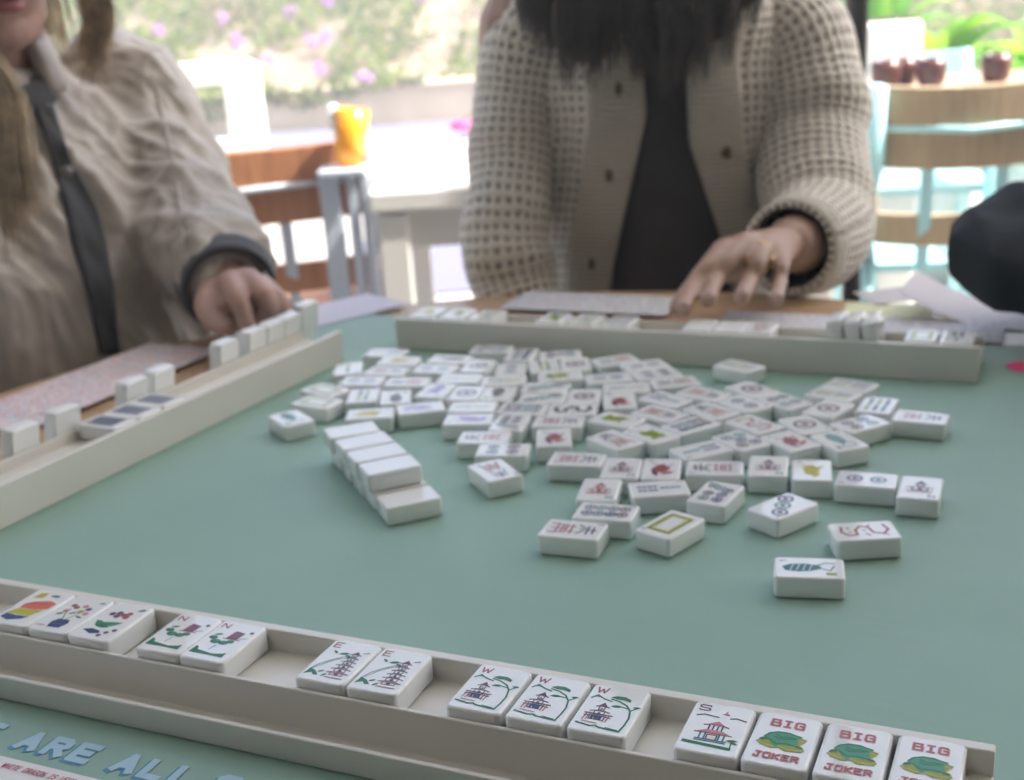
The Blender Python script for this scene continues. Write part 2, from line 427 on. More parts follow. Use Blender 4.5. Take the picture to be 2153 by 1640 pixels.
def design(name):
    k = Ink(); k.z = .06
    rn = random.Random(name)
    if name == 'east':
        k.text('E', -8.9, 10.2, 3.8, .72, 3, RED, .85)
        k.stroke([(-9, -9), (-7, -4), (-3.5, .5), (0.2, 4), (1.5, 5.5)], .42, GRN); k.stroke([(-8.5, -9), (-4, -1.5), (-.5, 2), (1.5, 3.2)], .3, GRN)
        leafy(k, -1, 6.2, 2.6, .3, GRN); leafy(k, 1.8, 4.6, 2.0, -.5, GRN); leafy(k, -5.4, 6.6, 1.8, -.7, GRN)
        k.poly([(-9.6, -12.8), (-8.6, -8), (-5.6, -9.2), (-3, -12), (-4.8, -12.6), (-6.6, -10.8)], GRN); leafy(k, -3.2, -9, 1.7, .6, GRN); leafy(k, -.6, -11.3, 1.7, .9, GRN)
        pagoda(k, 4.3, -10.5, 8.4, 6, 3.0, PLU, .38); k.stroke([(.4, -12.4), (8.4, -12.4)], .5, RED); k.stroke([(.2, -9), (8.8, -9)], .35, ROS)
        k.stroke([(7.2, 8.6), (9.2, 9.6)], .5, PLU)
    elif name == 'west':
        k.text('W', -8.8, 10.3, 3.6, .72, 3, RED, 1.15)
        k.stroke([(-9.3, 6), (-7.4, 8.4), (-5.6, 7.2), (-4.2, 6.4), (-1, 5.4)], .75, GRN); k.poly([(-9, 6.6), (-7.4, 8.6), (-5.8, 6.8), (-7, 7.2)], TEA)
        k.stroke([(8, -13.4), (8.7, -9), (8.9, -4), (7.8, 1), (5.5, 4.2), (2, 6.2), (-1.5, 7)], .75, GRN)
        k.stroke([(7.8, 1), (9.8, 3.4)], .6, GRN); leafy(k, 9.6, 3.8, 1.7, .1, GRN)
        k.poly([(-2.2, 8.2), (0, 9.6), (3.4, 9.8), (6, 8.4), (6.2, 6.6), (3.4, 7.6), (.6, 7.4)], GRN); k.stroke([(-.4, 8.6), (4.8, 8.4)], .35, JAD)
        k.stroke([(6.2, 2.4), (3.4, 3), (1, 2.2)], .5, GRN); leafy(k, 2, 2.6, 2.3, .15, GRN)
        pagoda(k, -2.9, -8.2, 8.4, 3, 3.4, PLU, .42); k.stroke([(-8.2, -4.4), (2.6, -4.4)], .55, PLU)
        k.stroke([(-7.4, -5), (-7.8, -9)], .4, RED); k.stroke([(-6.2, -5), (-6.5, -9)], .35, RED); k.stroke([(1.4, -5), (1.2, -9)], .4, RED); k.stroke([(.2, -5), (.1, -9)], .35, RED)
        k.poly([(-5.2, -8.3), (-5.2, -5.4), (-1, -5.4), (-1, -8.3), (-2, -8.3), (-2, -6.6), (-4.2, -6.6), (-4.2, -8.3)], NAV)
        k.stroke([(-7.6, -10.2), (-1.6, -10.4)], .4, RED)
        k.stroke([(-9.2, -11.6), (-3.5, -12.6), (-1.6, -11.9), (0, -12.8), (8, -13.4)], .75, GRN); k.stroke([(2.4, -12.2), (7.2, -12.8)], .45, GRN)
    elif name == 'south':
        k.text('S', -8.8, 10.5, 3.5, .72, 3, PLU, 1.1)
        k.stroke([(-8.6, 6.6), (-6, 8), (-3, 7.4), (-.6, 7.2)], .7, PLU); k.stroke([(3.8, 7.4), (6, 8.2), (9.6, 7.2)], .7, PLU)
        k.poly([(.8, 9.8), (1.8, 12.2), (2.2, 10.4), (3.2, 9.8), (1.8, 9.2)], ROS); k.stroke([(.6, 9.6), (2.8, 9.4)], .4, PLU)
        k.poly([(-3.6, 1.6), (3.8, 1.6), (.2, 4.6)], ROS); k.stroke([(-4.4, 1.2), (-2, 2), (2, 2), (4.6, 1.2)], .7, RED)
        for x in (-2.4, -.8, .9, 2.5): k.stroke([(x, -2), (x, 1.2)], .6, NAV)
        k.poly([(-6, -3.4), (6, -3.4), (3, -1.6), (-3, -1.6)], ROS); k.stroke([(-6.8, -3.8), (6.8, -3.8)], .55, RED)
        for x in (-4.4, -2.6, 2.6, 4.4): k.stroke([(x, -7.4), (x, -3.8)], .7, TEA)
        k.poly([(-1.8, -7.4), (1.8, -7.4), (1.8, -4.8), (-1.8, -4.8)], IVO); k.stroke([(-1.8, -7.4), (-1.8, -4.8), (1.8, -4.8), (1.8, -7.4)], .5, NAV)
        for y in (-8, -9): k.stroke([(-5.6, y), (5.6, y)], .55, TEA)
        k.poly([(-9.6, -10), (-9.6, -11.6), (8.4, -12.6), (8.4, -11)], GRN); k.stroke([(8, -11.8), (7.6, -7.6)], .5, GRN)
        leafy(k, 7.6, -6.6, 2.2, .2, GRN); leafy(k, 8.6, -8, 1.6, -.2, GRN)
    elif name == 'north':
        k.text('N', -8.8, 10.4, 3.5, .72, 3, RED, 1.0)
        k.poly([(-.6, 2.6), (5, 2.6), (5.8, 8.4), (.6, 9.2)], PLU)
        for y in (4, 5.6, 7.2): k.stroke([(-.2, y), (5.4, y+.3)], .35, ROS)
        k.stroke([(-1.8, 2.2), (6.8, 2.2)], .6, RED); k.stroke([(5.8, 3.4), (9, 4.6)], .45, PLU)
        k.disc(8.4, 9.4, 1, CHA)
        for x, y, r in ((-6.4, 1.6, 2.2), (-3.4, -1.2, 2.6), (.8, -1.4, 2.4), (3.4, .2, 2)): k.disc(x, y, r, GRN, 10, r*.7); k.disc(x+.2, y+.3, r*.5, JAD, 8, r*.3)
        leafy(k, -5.6, 4.6, 2.2, .3, GRN)
        k.poly([(-9.4, -12.2), (-9, -6.6), (-7.4, -7.4), (-6.6, -9.4), (2, -10.8), (6.4, -9.6), (7.8, -8.4), (8.2, -12.6), (1, -12.2)], GRN)
        k.stroke([(-1, -4), (-1.8, -8)], .4, TEA)
    elif name == 'big_joker':
        k.text('BIG', -5.8, 8.4, 3.9, 1.25, 4.3, ROS, .72); k.text('BIG', -5.8, 8.4, 3.9, .4, 4.3, RED, .72)
        k.poly([(-9, -2.8), (-7.2, -4.8), (-3, -6.2), (-.4, -5.2), (2, -6.8), (7.6, -6.2), (8.6, -4.4), (6, -2.4), (8.4, 2), (6, 2.8), (3.5, -1.4), (-5, -1)], OLI)
        k.stroke([(-8.4, -3.2), (-4, -4.8), (-1, -3.8), (3, -5.4), (7.8, -4.8)], .5, YEL); k.stroke([(4.4, 1.8), (7.6, .6), (6.4, -1.2)], .6, YEL)
        k.poly([(-7, .4), (-5.6, 3.2), (-2.4, 5), (1.6, 5.2), (4.6, 4), (6.6, 3.4), (5.2, 1), (5.8, -1.4), (3.6, -3.2), (.2, -3.2), (-1.6, -5), (-3.6, -3.4), (-4.6, -1)], JAD)
        k.stroke([(-6.4, 1), (-4.6, 3.4), (-1.6, 4.6), (2, 4.4), (6, 3.4)], .75, GRN)
        k.stroke([(-2.6, 2.6), (-.6, 1.4), (2, 2.2), (4.6, 1.8), (1, .6), (-1.4, .2), (-2.8, 1.2)], .7, GRN)
        k.stroke([(-4.6, -.8), (-2, -3), (1.6, -2.2), (4.4, -2.6)], .7, GRN); leafy(k, -6.6, -.9, 2, .5, GRN); leafy(k, 6.2, -3, 2, -.2, GRN)
        k.text('JOKER', -7.6, -12.4, 3.0, 1.0, 3.25, ROS, .72); k.text('JOKER', -7.6, -12.4, 3.0, .35, 3.25, RED, .72)
    elif name == 'flower_parrot':
        k.poly([(-8.6, -11.6), (-3, -13.6), (3, -11), (5.6, -8), (-2, -8.6), (-8, -8)], NAV)
        k.poly([(-8.6, -7.8), (4.8, -7.6), (8, -1), (2, -2), (-6, -2.6)], YEL)
        k.poly([(-6, -2.2), (3, -1.6), (8.4, .4), (9, 6), (4, 7.6), (-3, 5), (-6.6, 2)], ORA); k.stroke([(-4, 3), (5, 4.6)], .8, RED)
        k.poly([(-7.2, 8), (-2, 9), (-2.6, 14), (-6.8, 13)], YEL); leafy(k, 3, 12, 3, .1, GRN)
    elif name == 'flower_pot':
        k.poly([(-3, -13), (3.4, -12.6), (5, -8), (3.6, -5), (-2.6, -5.2), (-4, -8.6)], NAV); k.stroke([(-2, -10), (3.4, -9)], 1, PLU)
        k.stroke([(-1, -5), (-3.4, 0), (-4, 4)], .5, GRN); k.stroke([(1, -5), (3, 1), (4.2, 5)], .5, GRN)
        for x, y, c in ((-5, 2, ROS), (-2, 6, RED), (1.6, 8, ROS), (5, 6, PLU), (2.6, 3, OLI), (-4.6, 7.4, RED), (6.4, 2, ROS)): k.disc(x, y, 1.6, c, 7)
        for x, y in ((-6, -1), (5.4, -1.6), (0, 1)): leafy(k, x, y, 2.2, rn.uniform(-1, 1), GRN)
        k.stroke([(-9, -12.6), (-5, -12.2)], .9, ROS); leafy(k, 7.6, 12.6, 1.9, .3, GRN)
    elif name == 'flower_orchid':
        k.poly([(-8, -9.8), (-2, -12.4), (2.2, -11), (1, -9), (-4, -8)], NAV)
        for i in range(9): leafy(k, -1+i*.9-3, -3.6+rn.uniform(-1.6, 2.4), 4.2, .15*i-.5, GRN if i % 2 else JAD)
        for x, y in ((-4.4, 6), (-1.4, 7.6), (1.6, 6.4), (3.8, 8), (-1, 4.6), (4, 4.8)): k.disc(x, y, 1.7, PLU if x < 0 else RED, 7)
        for x, y in ((5, -9.6), (7.6, -7), (3.2, -12.6)): k.disc(x, y, 1.3, PLU, 7)
        leafy(k, 7.4, 12.4, 2.3, .5, GRN)
    elif name.startswith('dot'):
        n_ = int(name[3:])
        P = {1: [(0, 0)], 2: [(0, 6.5), (0, -6.5)], 3: [(-5, 8), (0, 0), (5, -8)], 4: [(-4.5, 6.5), (4.5, 6.5), (-4.5, -6.5), (4.5, -6.5)],
             5: [(-5, 8), (5, 8), (0, 0), (-5, -8), (5, -8)], 7: [(-5, 9.5), (0, 7.5), (5, 5.5), (-4, -1.5), (4, -1.5), (-4, -9), (4, -9)],
             8: [(x, y) for x in (-4, 4) for y in (-10, -3.4, 3.4, 10)]}[n_]
        r = 6.4 if n_ == 1 else 3.9 if n_ < 4 else 3.3 if n_ < 7 else 2.7
        for i, (x, y) in enumerate(P):
            c = (NAV, TEA, NAV, PLU)[i % 4] if n_ > 1 else PLU
            k.ring(x, y, r, r*.32, c); k.disc(x, y, r*.42, c, 9)
        k.text('2' if n_ == 2 else '1', -9.2, 12, 2.6, .5, 2, CHA)
    elif name.startswith('bam'):
        n_ = int(name[3:]); rows = {2: [1, 1], 3: [1, 2], 4: [2, 2], 6: [3, 3]}[n_]
        for ri, c_ in enumerate(rows):
            y = 6.6 if ri == 0 else -6.6
            for j in range(c_):
                x = (j-(c_-1)/2)*5.4; col_ = (GRN, OLI, NAV)[(j+ri) % 3] if n_ != 3 else (TEA, NAV, NAV)[(j+ri) % 3]
                for yy in (y+3, y-3): k.poly([(x-1.5, yy-2.6), (x-.8, yy), (x-1.5, yy+2.6), (x+1.5, yy+2.6), (x+.8, yy), (x+1.5, yy-2.6)], col_)
        k.text('2', -9.2, 12, 2.6, .5, 2, CHA)
    elif name.startswith('crack'):
        for a in (((-4, 11), (4, 11.6)), ((-5, 8), (5, 8.4)), ((0, 13), (-1, 4)), ((-3, 6.4), (-5.4, 2.6)), ((1, 6), (5, 3))): k.stroke(a, 1.1, CHA if rn.random() < .8 else NAV)
        for a in (((-5.6, -1), (5.6, -.6)), ((-3, 1), (-3.2, -3)), ((3, 1), (3, -3)), ((-4.6, -4), (4.6, -4)), ((-4.6, -4), (-4.6, -8)), ((4.6, -4), (4.6, -8)), ((-4.6, -6), (4.6, -6)), ((0, -3), (0, -12)), ((-5.6, -9), (5.6, -9)), ((-5.6, -9), (-5.6, -13)), ((5.6, -9), (5.6, -13))): k.stroke(a, .95, RED)
        k.text('2', -9.4, 12.2, 2.6, .5, 2, TEA)
    elif name.startswith('pagoda'):
        c = RED if 'red' in name else PLU
        pagoda(k, 0, -4, 12, 2, 5.4, c, .9); k.stroke([(-7, -5.2), (7, -5.2)], 1.1, c); k.stroke([(-6, -7.6), (6, -7.6)], .9, ROS); k.text('N', 5.4, -13.6, 3, .8, 3, TEA, 1)
    elif name.startswith('flower'):
        c1, c2 = {'flower_red': (RED, PLU), 'flower_yellow': (YEL, OLI), 'flower_green': (OLI, JAD), 'flower_lilac': (LIL, LIL)}[name]
        for i in range(7): leafy(k, rn.uniform(-4, 4), rn.uniform(-9, 5), rn.uniform(4, 6), rn.uniform(0, 3), c1 if i < 5 else c2)
        k.disc(0, -1, 4.6, c1, 11, 6); k.stroke([(-6, 8), (2, 3), (7, 6)], .9, c2); leafy(k, -6.8, 12.4, 2, .2, TEA)
    elif name.startswith('dragon'):
        c = CHA if 'dark' in name else RED
        k.stroke([(-6, 11), (0, 12.4), (5, 9), (3, 4), (-3, 3), (-5.6, -1), (-1, -4.4), (5, -4.6), (5.6, -9), (1, -12), (-5, -11)], 1.5 if c == RED else 2.6, c)
        for x, y in ((-6.4, 4), (6.6, 1.6), (-4, -8), (6.8, 11), (0, .6), (2.4, -8)): k.stroke([(x, y), (x*.6, y*.8-1.2)], .9, PLU)
    elif name in ('crane', 'bird'):
        c1, c2 = (TEA, GRN) if name == 'crane' else (CHA, OLI)
        k.poly([(-3.8, 11.4), (.4, 13), (3.4, 9), (4, 2), (2.4, -4.6), (-1, -6.4), (-3.8, -1), (-5, 5)], c1)
        for y in (9, 6, 3, 0): k.stroke([(-3.4, y), (3, y-1.4)], .5, IVO)
        k.stroke([(-1, -6), (-3.4, -10), (2, -12)], .8, c1); k.stroke([(2.4, -4), (5.4, -8), (4.4, -12.4)], .7, c2)
        k.poly([(-8, -13), (-8, -8), (-5.4, -8), (-5.4, -13)], OLI); k.text('1', 5.8, 11, 3, .6, 2, CHA)
    elif name == 'soap':
        k.stroke([(-6.4, -10.6), (-6.4, 10.6), (6.4, 10.6), (6.4, -10.6), (-6.4, -10.6)], 2.2, OLI); k.stroke([(-4.4, -8.4), (-4.4, 8.4), (4.4, 8.4), (4.4, -8.4), (-4.4, -8.4)], .5, YEL)
        leafy(k, 7.6, 13, 2, .2, TEA)
    elif name == 'blue_grid':
        k.poly([(-7.6, -12), (-7.6, 11), (7.6, 11), (7.6, -12)], NAV)
        for y in (-8, -3, 2, 7): k.stroke([(-7, y), (7, y)], .6, IVO)
        for x in (-3, 3): k.stroke([(x, -11.5), (x, 10.5)], .6, IVO)
    v = [(y*1e-3, -x*1e-3, TT+max(z, 0)*1e-3) for x, y, z in k.mb.v]
    k.mb.v = v
    return k.mb.mesh('print_'+name, INKS)
DES = {}
def tile(x, y, z, yaw, dname, label, group, rot=None):
    o = link('mahjong_tile', tile_me, loc=(x, y, z), rot=rot or (0, 0, yaw))
    tag(o, label, 'mahjong tile', group)
    if dname:
        if dname not in DES: DES[dname] = design(dname)
        link('print', DES[dname], o)
    return o

ORD = ['first', 'second', 'third', 'fourth', 'fifth', 'sixth', 'seventh', 'eighth', 'ninth', 'tenth', 'eleventh', 'twelfth', 'thirteenth', 'fourteenth', 'fifteenth', 'sixteenth', 'seventeenth', 'eighteenth', 'nineteenth', 'twentieth', 'twenty-first', 'twenty-second', 'twenty-third']
# the player's own rack, from its right end
G_ROW = 'tiles lying in the near rack'
near = [(20.5, 'big_joker', 'big joker tile with green creature, rightmost on the nearest rack'), (45.3, 'big_joker', 'big joker tile with green creature, middle of three on the nearest rack'),
        (70.1, 'big_joker', 'big joker tile with green creature, leftmost of three on the nearest rack'), (94.6, 'south', 'white S tile with small pink pavilion beside the joker tiles'),
        (135.5, 'west', 'white W tile with pagoda and bent tree, rightmost of its three'), (160.4, 'west', 'white W tile with pagoda and bent tree, middle of its three'),
        (185.4, 'west', 'white W tile with pagoda and bent tree, leftmost of its three'), (230.3, 'east', 'white E tile with tall pagoda, right one of the pair'),
        (254.4, 'east', 'white E tile with tall pagoda, left one of the pair'), (312.8, 'north', 'white N tile with tower over green clouds, right of the pair'),
        (336.2, 'north', 'white N tile with tower over green clouds, left of the pair'), (374.4, 'flower_orchid', 'white tile with green leaves and dark red flowers on near rack'),
        (397.9, 'flower_pot', 'white tile with a vase of pink flowers on near rack'), (421.4, 'flower_parrot', 'white tile with red and yellow figure at left end of near rack')]
def rl(O, X, Y, x, y, z): return Vector((O.x+X.x*x+Y.x*y, O.y+X.y*x+Y.y*y, TZ+z))
rj = random.Random(3)
for x, d, lab in near:
    P = rl(NO, -NEX, NEY, x*1e-3, .0224, .0169)
    tile(P.x, P.y, P.z, YN-math.pi/2+rj.uniform(-.012, .012), d, lab, G_ROW)

# pile in the middle of the mat: x, y, direction of the long side, print
PILE = [(0.1395, 0.5585, -0.226, 'crane'), (0.1776, 0.5970, -0.024, 'dragon'), (0.0279, 0.6226, -0.375, 'crack'), (0.0802, 0.6213, 0.791, 'soap'),
        (0.0477, 0.6438, -0.347, 'dot8'), (0.1115, 0.6596, 1.016, 'dot7'), (0.1440, 0.6359, 0.631, 'dot3'), (0.0468, 0.6767, 1.347, 'pagoda_red'),
        (0.0807, 0.6723, 0.003, 'bam3'), (0.0372, 0.7284, -0.272, 'crack'), (0.0628, 0.7085, 1.364, 'pagoda_dark'), (0.0862, 0.7032, 1.381, 'flower_red'),
        (0.1175, 0.6984, -0.201, 'crack'), (0.1490, 0.6964, 1.319, 'pagoda_dark'), (0.1721, 0.6853, 1.335, 'flower_yellow'), (0.1987, 0.6657, -0.395, 'dot2'),
        (0.2237, 0.6486, 1.166, 'pagoda_dark'), (0.2622, 0.7639, -0.500, 'crack'), (0.2427, 0.7928, 1.068, 'bam6'), (0.2215, 0.7595, 0.482, 'dot4'),
        (0.2005, 0.7308, -1.274, 'crane'), (0.1713, 0.7362, -1.149, 'flower_red'), (0.1871, 0.7641, -1.290, 'dot1'), (0.1560, 0.7711, -1.048, 'dragon'),
        (0.1417, 0.7429, -1.109, 'dot5'), (0.1143, 0.7308, 0.386, 'bam3'), (0.2378, 0.8395, -0.717, 'bam6'), (0.2210, 0.8217, -0.749, 'bam4'),
        (0.2098, 0.7924, 0.815, 'dot1'), (0.1851, 0.8141, -1.068, 'dot4'), (0.1691, 0.8446, -1.079, 'dot1'), (0.1578, 0.8141, -1.049, 'dot2'),
        (0.1335, 0.8039, -0.967, 'crack'), (0.1157, 0.7774, 0.537, 'dot8'), (0.0878, 0.7657, -0.978, 'flower_green'), (0.0639, 0.7588, -0.990, 'crack'),
        (0.0689, 0.7978, -0.666, 'flower_green'), (0.0983, 0.8050, -0.823, 'crack'), (0.1066, 0.8347, -0.876, 'bam3'), (0.1340, 0.8417, -0.832, 'crack'),
        (0.1189, 0.8728, 0.123, 'crack'), (0.1025, 0.9200, 0.276, 'dot2'), (0.1082, 0.8964, 0.234, 'dot4'), (0.0820, 0.9388, 0.290, 'crack'),
        (0.0746, 0.8374, 1.527, 'flower_red'), (0.0828, 0.8664, -0.055, 'bam2'), (0.0720, 0.8931, 0.050, 'dot2'), (0.0511, 0.8526, 1.401, 'dot1'),
        (0.0409, 0.8248, -0.186, 'dragon_dark'), (0.0300, 0.8024, -0.220, 'crack'), (0.0253, 0.7709, 1.525, 'flower_red'), (0.0504, 0.9351, 1.580, 'dot1'),
        (0.0404, 0.9647, -0.014, 'dot5'), (0.0261, 0.9353, 1.611, 'bam4'), (0.0371, 0.9060, -0.002, 'flower_green'), (0.0214, 0.8555, -0.238, 'dot3'),
        (-0.1574, 0.8463, -1.035, 'crane'), (-0.1432, 0.8803, -0.550, 'soap'), (-0.1410, 0.9102, -0.734, 'soap'), (-0.1293, 0.9635, 1.635, 'bam2'),
        (-0.1101, 0.8887, 1.539, 'bam4'), (-0.0856, 0.8804, 1.609, 'bird'), (-0.1013, 0.8450, -0.024, 'flower_yellow'), (-0.0655, 0.8510, 0.164, 'flower_lilac'),
        (-0.0286, 0.8451, -0.162, 'bam2'), (-0.0311, 0.8185, -0.142, 'flower_lilac'), (-0.0203, 0.7794, -0.163, 'crack'), (-0.0082, 0.7535, -0.163, 'dot4'),
        (-0.0137, 0.7186, -1.160, 'crack'), (-0.0333, 0.8785, 1.333, 'dot1'), (-0.0104, 0.8723, 1.344, 'bird'), (-0.0565, 0.8896, 1.209, 'flower_lilac'),
        (-0.0394, 0.9163, -0.238, 'bam2'), (-0.0253, 0.9478, 1.280, 'dot1'), (-0.0591, 0.9468, -0.320, 'dot2'), (-0.0483, 0.9723, -0.380, 'bird'),
        (-0.0791, 0.9164, -0.211, 'crack'), (-0.0897, 0.9764, -0.263, 'flower_yellow'), (-0.1020, 1.0044, -0.275, 'bam3'), (-0.1148, 0.9271, -0.261, 'dot2'),
        (-0.0975, 0.9501, -0.299, 'crack'), (0.0003, 0.9324, 1.470, 'dot2'), (-0.0057, 0.9037, -0.121, 'bam2'), (0.0248, 0.8802, -0.313, 'dot3'),
        (0.0065, 0.8343, -0.299, 'dot8'), (-0.0030, 0.8065, 1.304, 'dot7'), (-0.0145, 0.9944, -0.271, 'dot5'), (0.0095, 0.9718, 1.307, 'dot8'),
        (0.1713, 0.9028, -0.834, 'bam4')]
PH = {'crane': 'a dark green crane', 'dragon': 'a red dragon', 'dragon_dark': 'a dark dragon', 'crack': 'red and black characters', 'soap': 'a yellow-green frame',
      'dot1': 'one big round dot', 'dot2': 'two blue dots', 'dot3': 'three blue dots', 'dot4': 'four blue dots', 'dot5': 'five blue dots', 'dot7': 'seven blue dots', 'dot8': 'eight blue dots',
      'bam2': 'two green bamboo sticks', 'bam3': 'three bluish bamboo sticks', 'bam4': 'four green bamboo sticks', 'bam6': 'six green bamboo sticks', 'pagoda_red': 'a red pagoda', 'pagoda_dark': 'a dark pagoda',
      'flower_red': 'a red flower', 'flower_yellow': 'a yellow flower', 'flower_green': 'an olive flower', 'flower_lilac': 'a lilac flower', 'bird': 'a dark bird'}
cells = []
for i, (x, y, a, d) in enumerate(PILE):
    v_ = Vector((x, y, TZ+TT))-CAM; cells.append((CY-FPX*v_.dot(UP)/v_.dot(fw), CX+FPX*v_.dot(RT)/v_.dot(fw), i))
cells.sort(reverse=True)
rows = []; cur = []
for c in cells:
    if cur and cur[0][0]-c[0] > 34: rows.append(cur); cur = []
    cur.append(c)
rows.append(cur)
where = {}
for ri, row in enumerate(rows):
    for j, c in enumerate(sorted(row, key=lambda q: q[1])): where[c[2]] = (ri, j, len(row))
rj = random.Random(11)
for i, (x, y, a, d) in enumerate(PILE):
    ri, j, n_ = where[i]
    lab = 'white tile with %s, %s from left in %s row from pile front' % (PH[d], ORD[j], ORD[ri])
    if i in (0, 1, 2, 3): lab = 'white tile with %s lying at the front edge of the pile' % PH[d]
    if d == 'crane' and x < -.1: lab = 'white tile with a dark green crane lying alone left of the pile'
    flip = math.pi if rj.random() < .5 else 0
    if d in ('pagoda_red', 'pagoda_dark', 'flower_red', 'flower_yellow') and abs(math.sin(a)) > .7: flip = 0 if math.sin(a) > 0 else math.pi
    tile(x, y, TZ+.0004, a+flip, d, lab, 'loose tiles piled on the mat')
# two layers of face-down tiles pushed against the left of the pile
SA = R(22.0); sx, sy = .0096, -.0232
for k_ in range(5):
    tile(-.1028+sx*k_, .7780+sy*k_-.0006*(k_ == 4), TZ+.0004, SA+rj.uniform(-.05, .02), None, 'blank white tile, %s from the back in the bottom layer of the stack' % ORD[k_], 'face-down tiles stacked two high')
for k_ in range(4):
    tile(-.1050+sx*k_-.001*(k_ == 0)+rj.uniform(-.0008, .0008), .7788+sy*k_, TZ+.0004+TT+.0003, SA+rj.uniform(-.07, .05), None, 'blank white tile, %s from the back on top of the stack' % ORD[k_], 'face-down tiles stacked two high')

# tiles on the far rack's shelf
def loc_x(px, py, z, O, X):
    P = atz(px, py, z); return (P-Vector((O.x, O.y, P.z))).dot(X)
far = [(905, 655, 'flower_yellow', 0), (968, 657, 'flower_green', 0), (1030, 660, 'bam4', 0), (1160, 672, 'flower_green', 0), (1228, 676, 'bam4', 0), (1300, 680, 'dot4', 0),
       (1465, 690, None, 0), (1530, 693, None, 0), (1592, 696, 'crack', 0), (1762, 700, None, 1), (1798, 703, None, 1), (1834, 706, None, 1), (1938, 708, 'soap', 0), (2012, 712, 'bam3', 0)]
FL = ['white tile with yellow print at the left end of the far rack', 'white tile with olive print, second from left on the far rack', 'white tile with green bamboo print, third from left on far rack',
      'white tile with olive print beside the empty gap on the far rack', 'white tile with bamboo print in the middle of the far rack', 'white tile with four dots in the middle of the far rack',
      'blank white tile on far rack under the index fingertip', 'blank white tile on far rack under the middle fingers', 'white tile with red characters on far rack below the hand',
      'bright white tile standing on edge, leftmost of three on the far rack', 'bright white tile standing on edge, middle of three on the far rack', 'bright white tile standing on edge, rightmost of three on the far rack',
      'white tile with olive frame, second from right end of far rack', 'white tile with bluish bamboo print at the right end of far rack']
last = -1
for (px, py, d, edge), lab in zip(far, FL):
    x = loc_x(px, py, .0277, FO, FX)
    wd_ = .0124 if edge else .0236
    x = max(x, last+wd_/2 if last > 0 else x); last = x+wd_/2
    if edge:
        P = rl(FO, FX, FY, x-TT/2, .0225, .0166+TB/2)
        tile(P.x, P.y, P.z, 0, d, lab, 'tiles on the far rack', rot=(Matrix.Rotation(YF, 3, 'Z') @ Matrix.Rotation(R(82), 3, 'Y') @ Matrix.Rotation(R(90), 3, 'Z')).to_euler())
    else:
        P = rl(FO, FX, FY, x, .0224, .0169)
        tile(P.x, P.y, P.z, YF-math.pi/2, d, lab, 'tiles on the far rack')
# left rack: three face-up tiles on the shelf, others stand in the groove
for px, py, lab in ((205, 884, 'dark blue printed tile lying on the left rack, nearest of three'), (262, 864, 'dark blue printed tile lying on the left rack, middle of three'), (322, 845, 'dark blue printed tile lying on the left rack, farthest of three')):
    P = rl(LO, LX, LY, loc_x(px, py, .0277, LO, LX), .0224, .0169); 
    if lab.endswith('nearest of three'): x0 = (P-Vector((LO.x, LO.y, P.z))).dot(LX)
    else:
        x0 += .0245; P = rl(LO, LX, LY, x0, .0224, .0169)
    tile(P.x, P.y, P.z, YL-math.pi/2, 'blue_grid', lab, 'face-up tiles on the left rack')
stand = [(22, 905, 'nearest the camera'), (108, 868, 'second from the camera'), (228, 805, 'just behind the dark blue tiles'), (292, 782, 'beside the printed card'),
         (430, 725, 'before the pointing finger'), (488, 700, 'right at the pointing fingertip'), (545, 690, 'behind the pointing finger'), (578, 672, 'second from the far end'), (612, 655, 'at the far end of the row')]
last = 0
for i, (px, py, lab) in enumerate(stand):
    x = loc_x(px, py, .036, LO, LX); x = max(x, last+.0237); last = x
    tilt = R(9+rj.uniform(-2, 3)); zt = .0064 + (.004 if i == 8 else 0)
    # upright tile: long side vertical, leaning back against the slanted ledge
    Mx = Matrix.Rotation(YL, 3, 'Z') @ Matrix.Rotation(tilt, 3, 'X') @ Matrix.Rotation(R(-90), 3, 'Z').to_3x3() @ Matrix.Rotation(R(-90), 3, 'Y')
    P = rl(LO, LX, LY, x, .0425, zt+TA/2)
    tile(P.x, P.y, P.z, 0, None, 'white tile standing in the left rack, '+lab, 'tiles standing in the left rack', rot=Mx.to_euler())

# ------------------------------------------------------------------ papers and cards
def sheet(name, c, yaw, size, mm, label, cat='card', curl=None, thick=.0006, group=None):
    nx = 16 if curl else 1; b = MB(); top = []
    hx, hy = size[0]/2, size[1]/2
    for s_ in (0, thick):
        for i in range(nx+1):
            x = -hx+2*hx*i/nx
            for y in (-hy, hy): top.append((x, y, s_+(curl(x, y) if curl else 0)))
    k2 = (nx+1)*2; f = []
    for i in range(nx):
        a = 2*i; f += [(a, a+1, a+3, a+2), (k2+a, k2+a+2, k2+a+3, k2+a+1), (a, a+2, k2+a+2, k2+a), (a+1, k2+a+1, k2+a+3, a+3)]
    f += [(0, k2, k2+1, 1), (2*nx, 2*nx+1, k2+2*nx+1, k2+2*nx)]
    b.add(top, f); o = b.build(name, mm, None, loc=c, rot=(0, 0, yaw))
    return tag(o, label, cat, group)
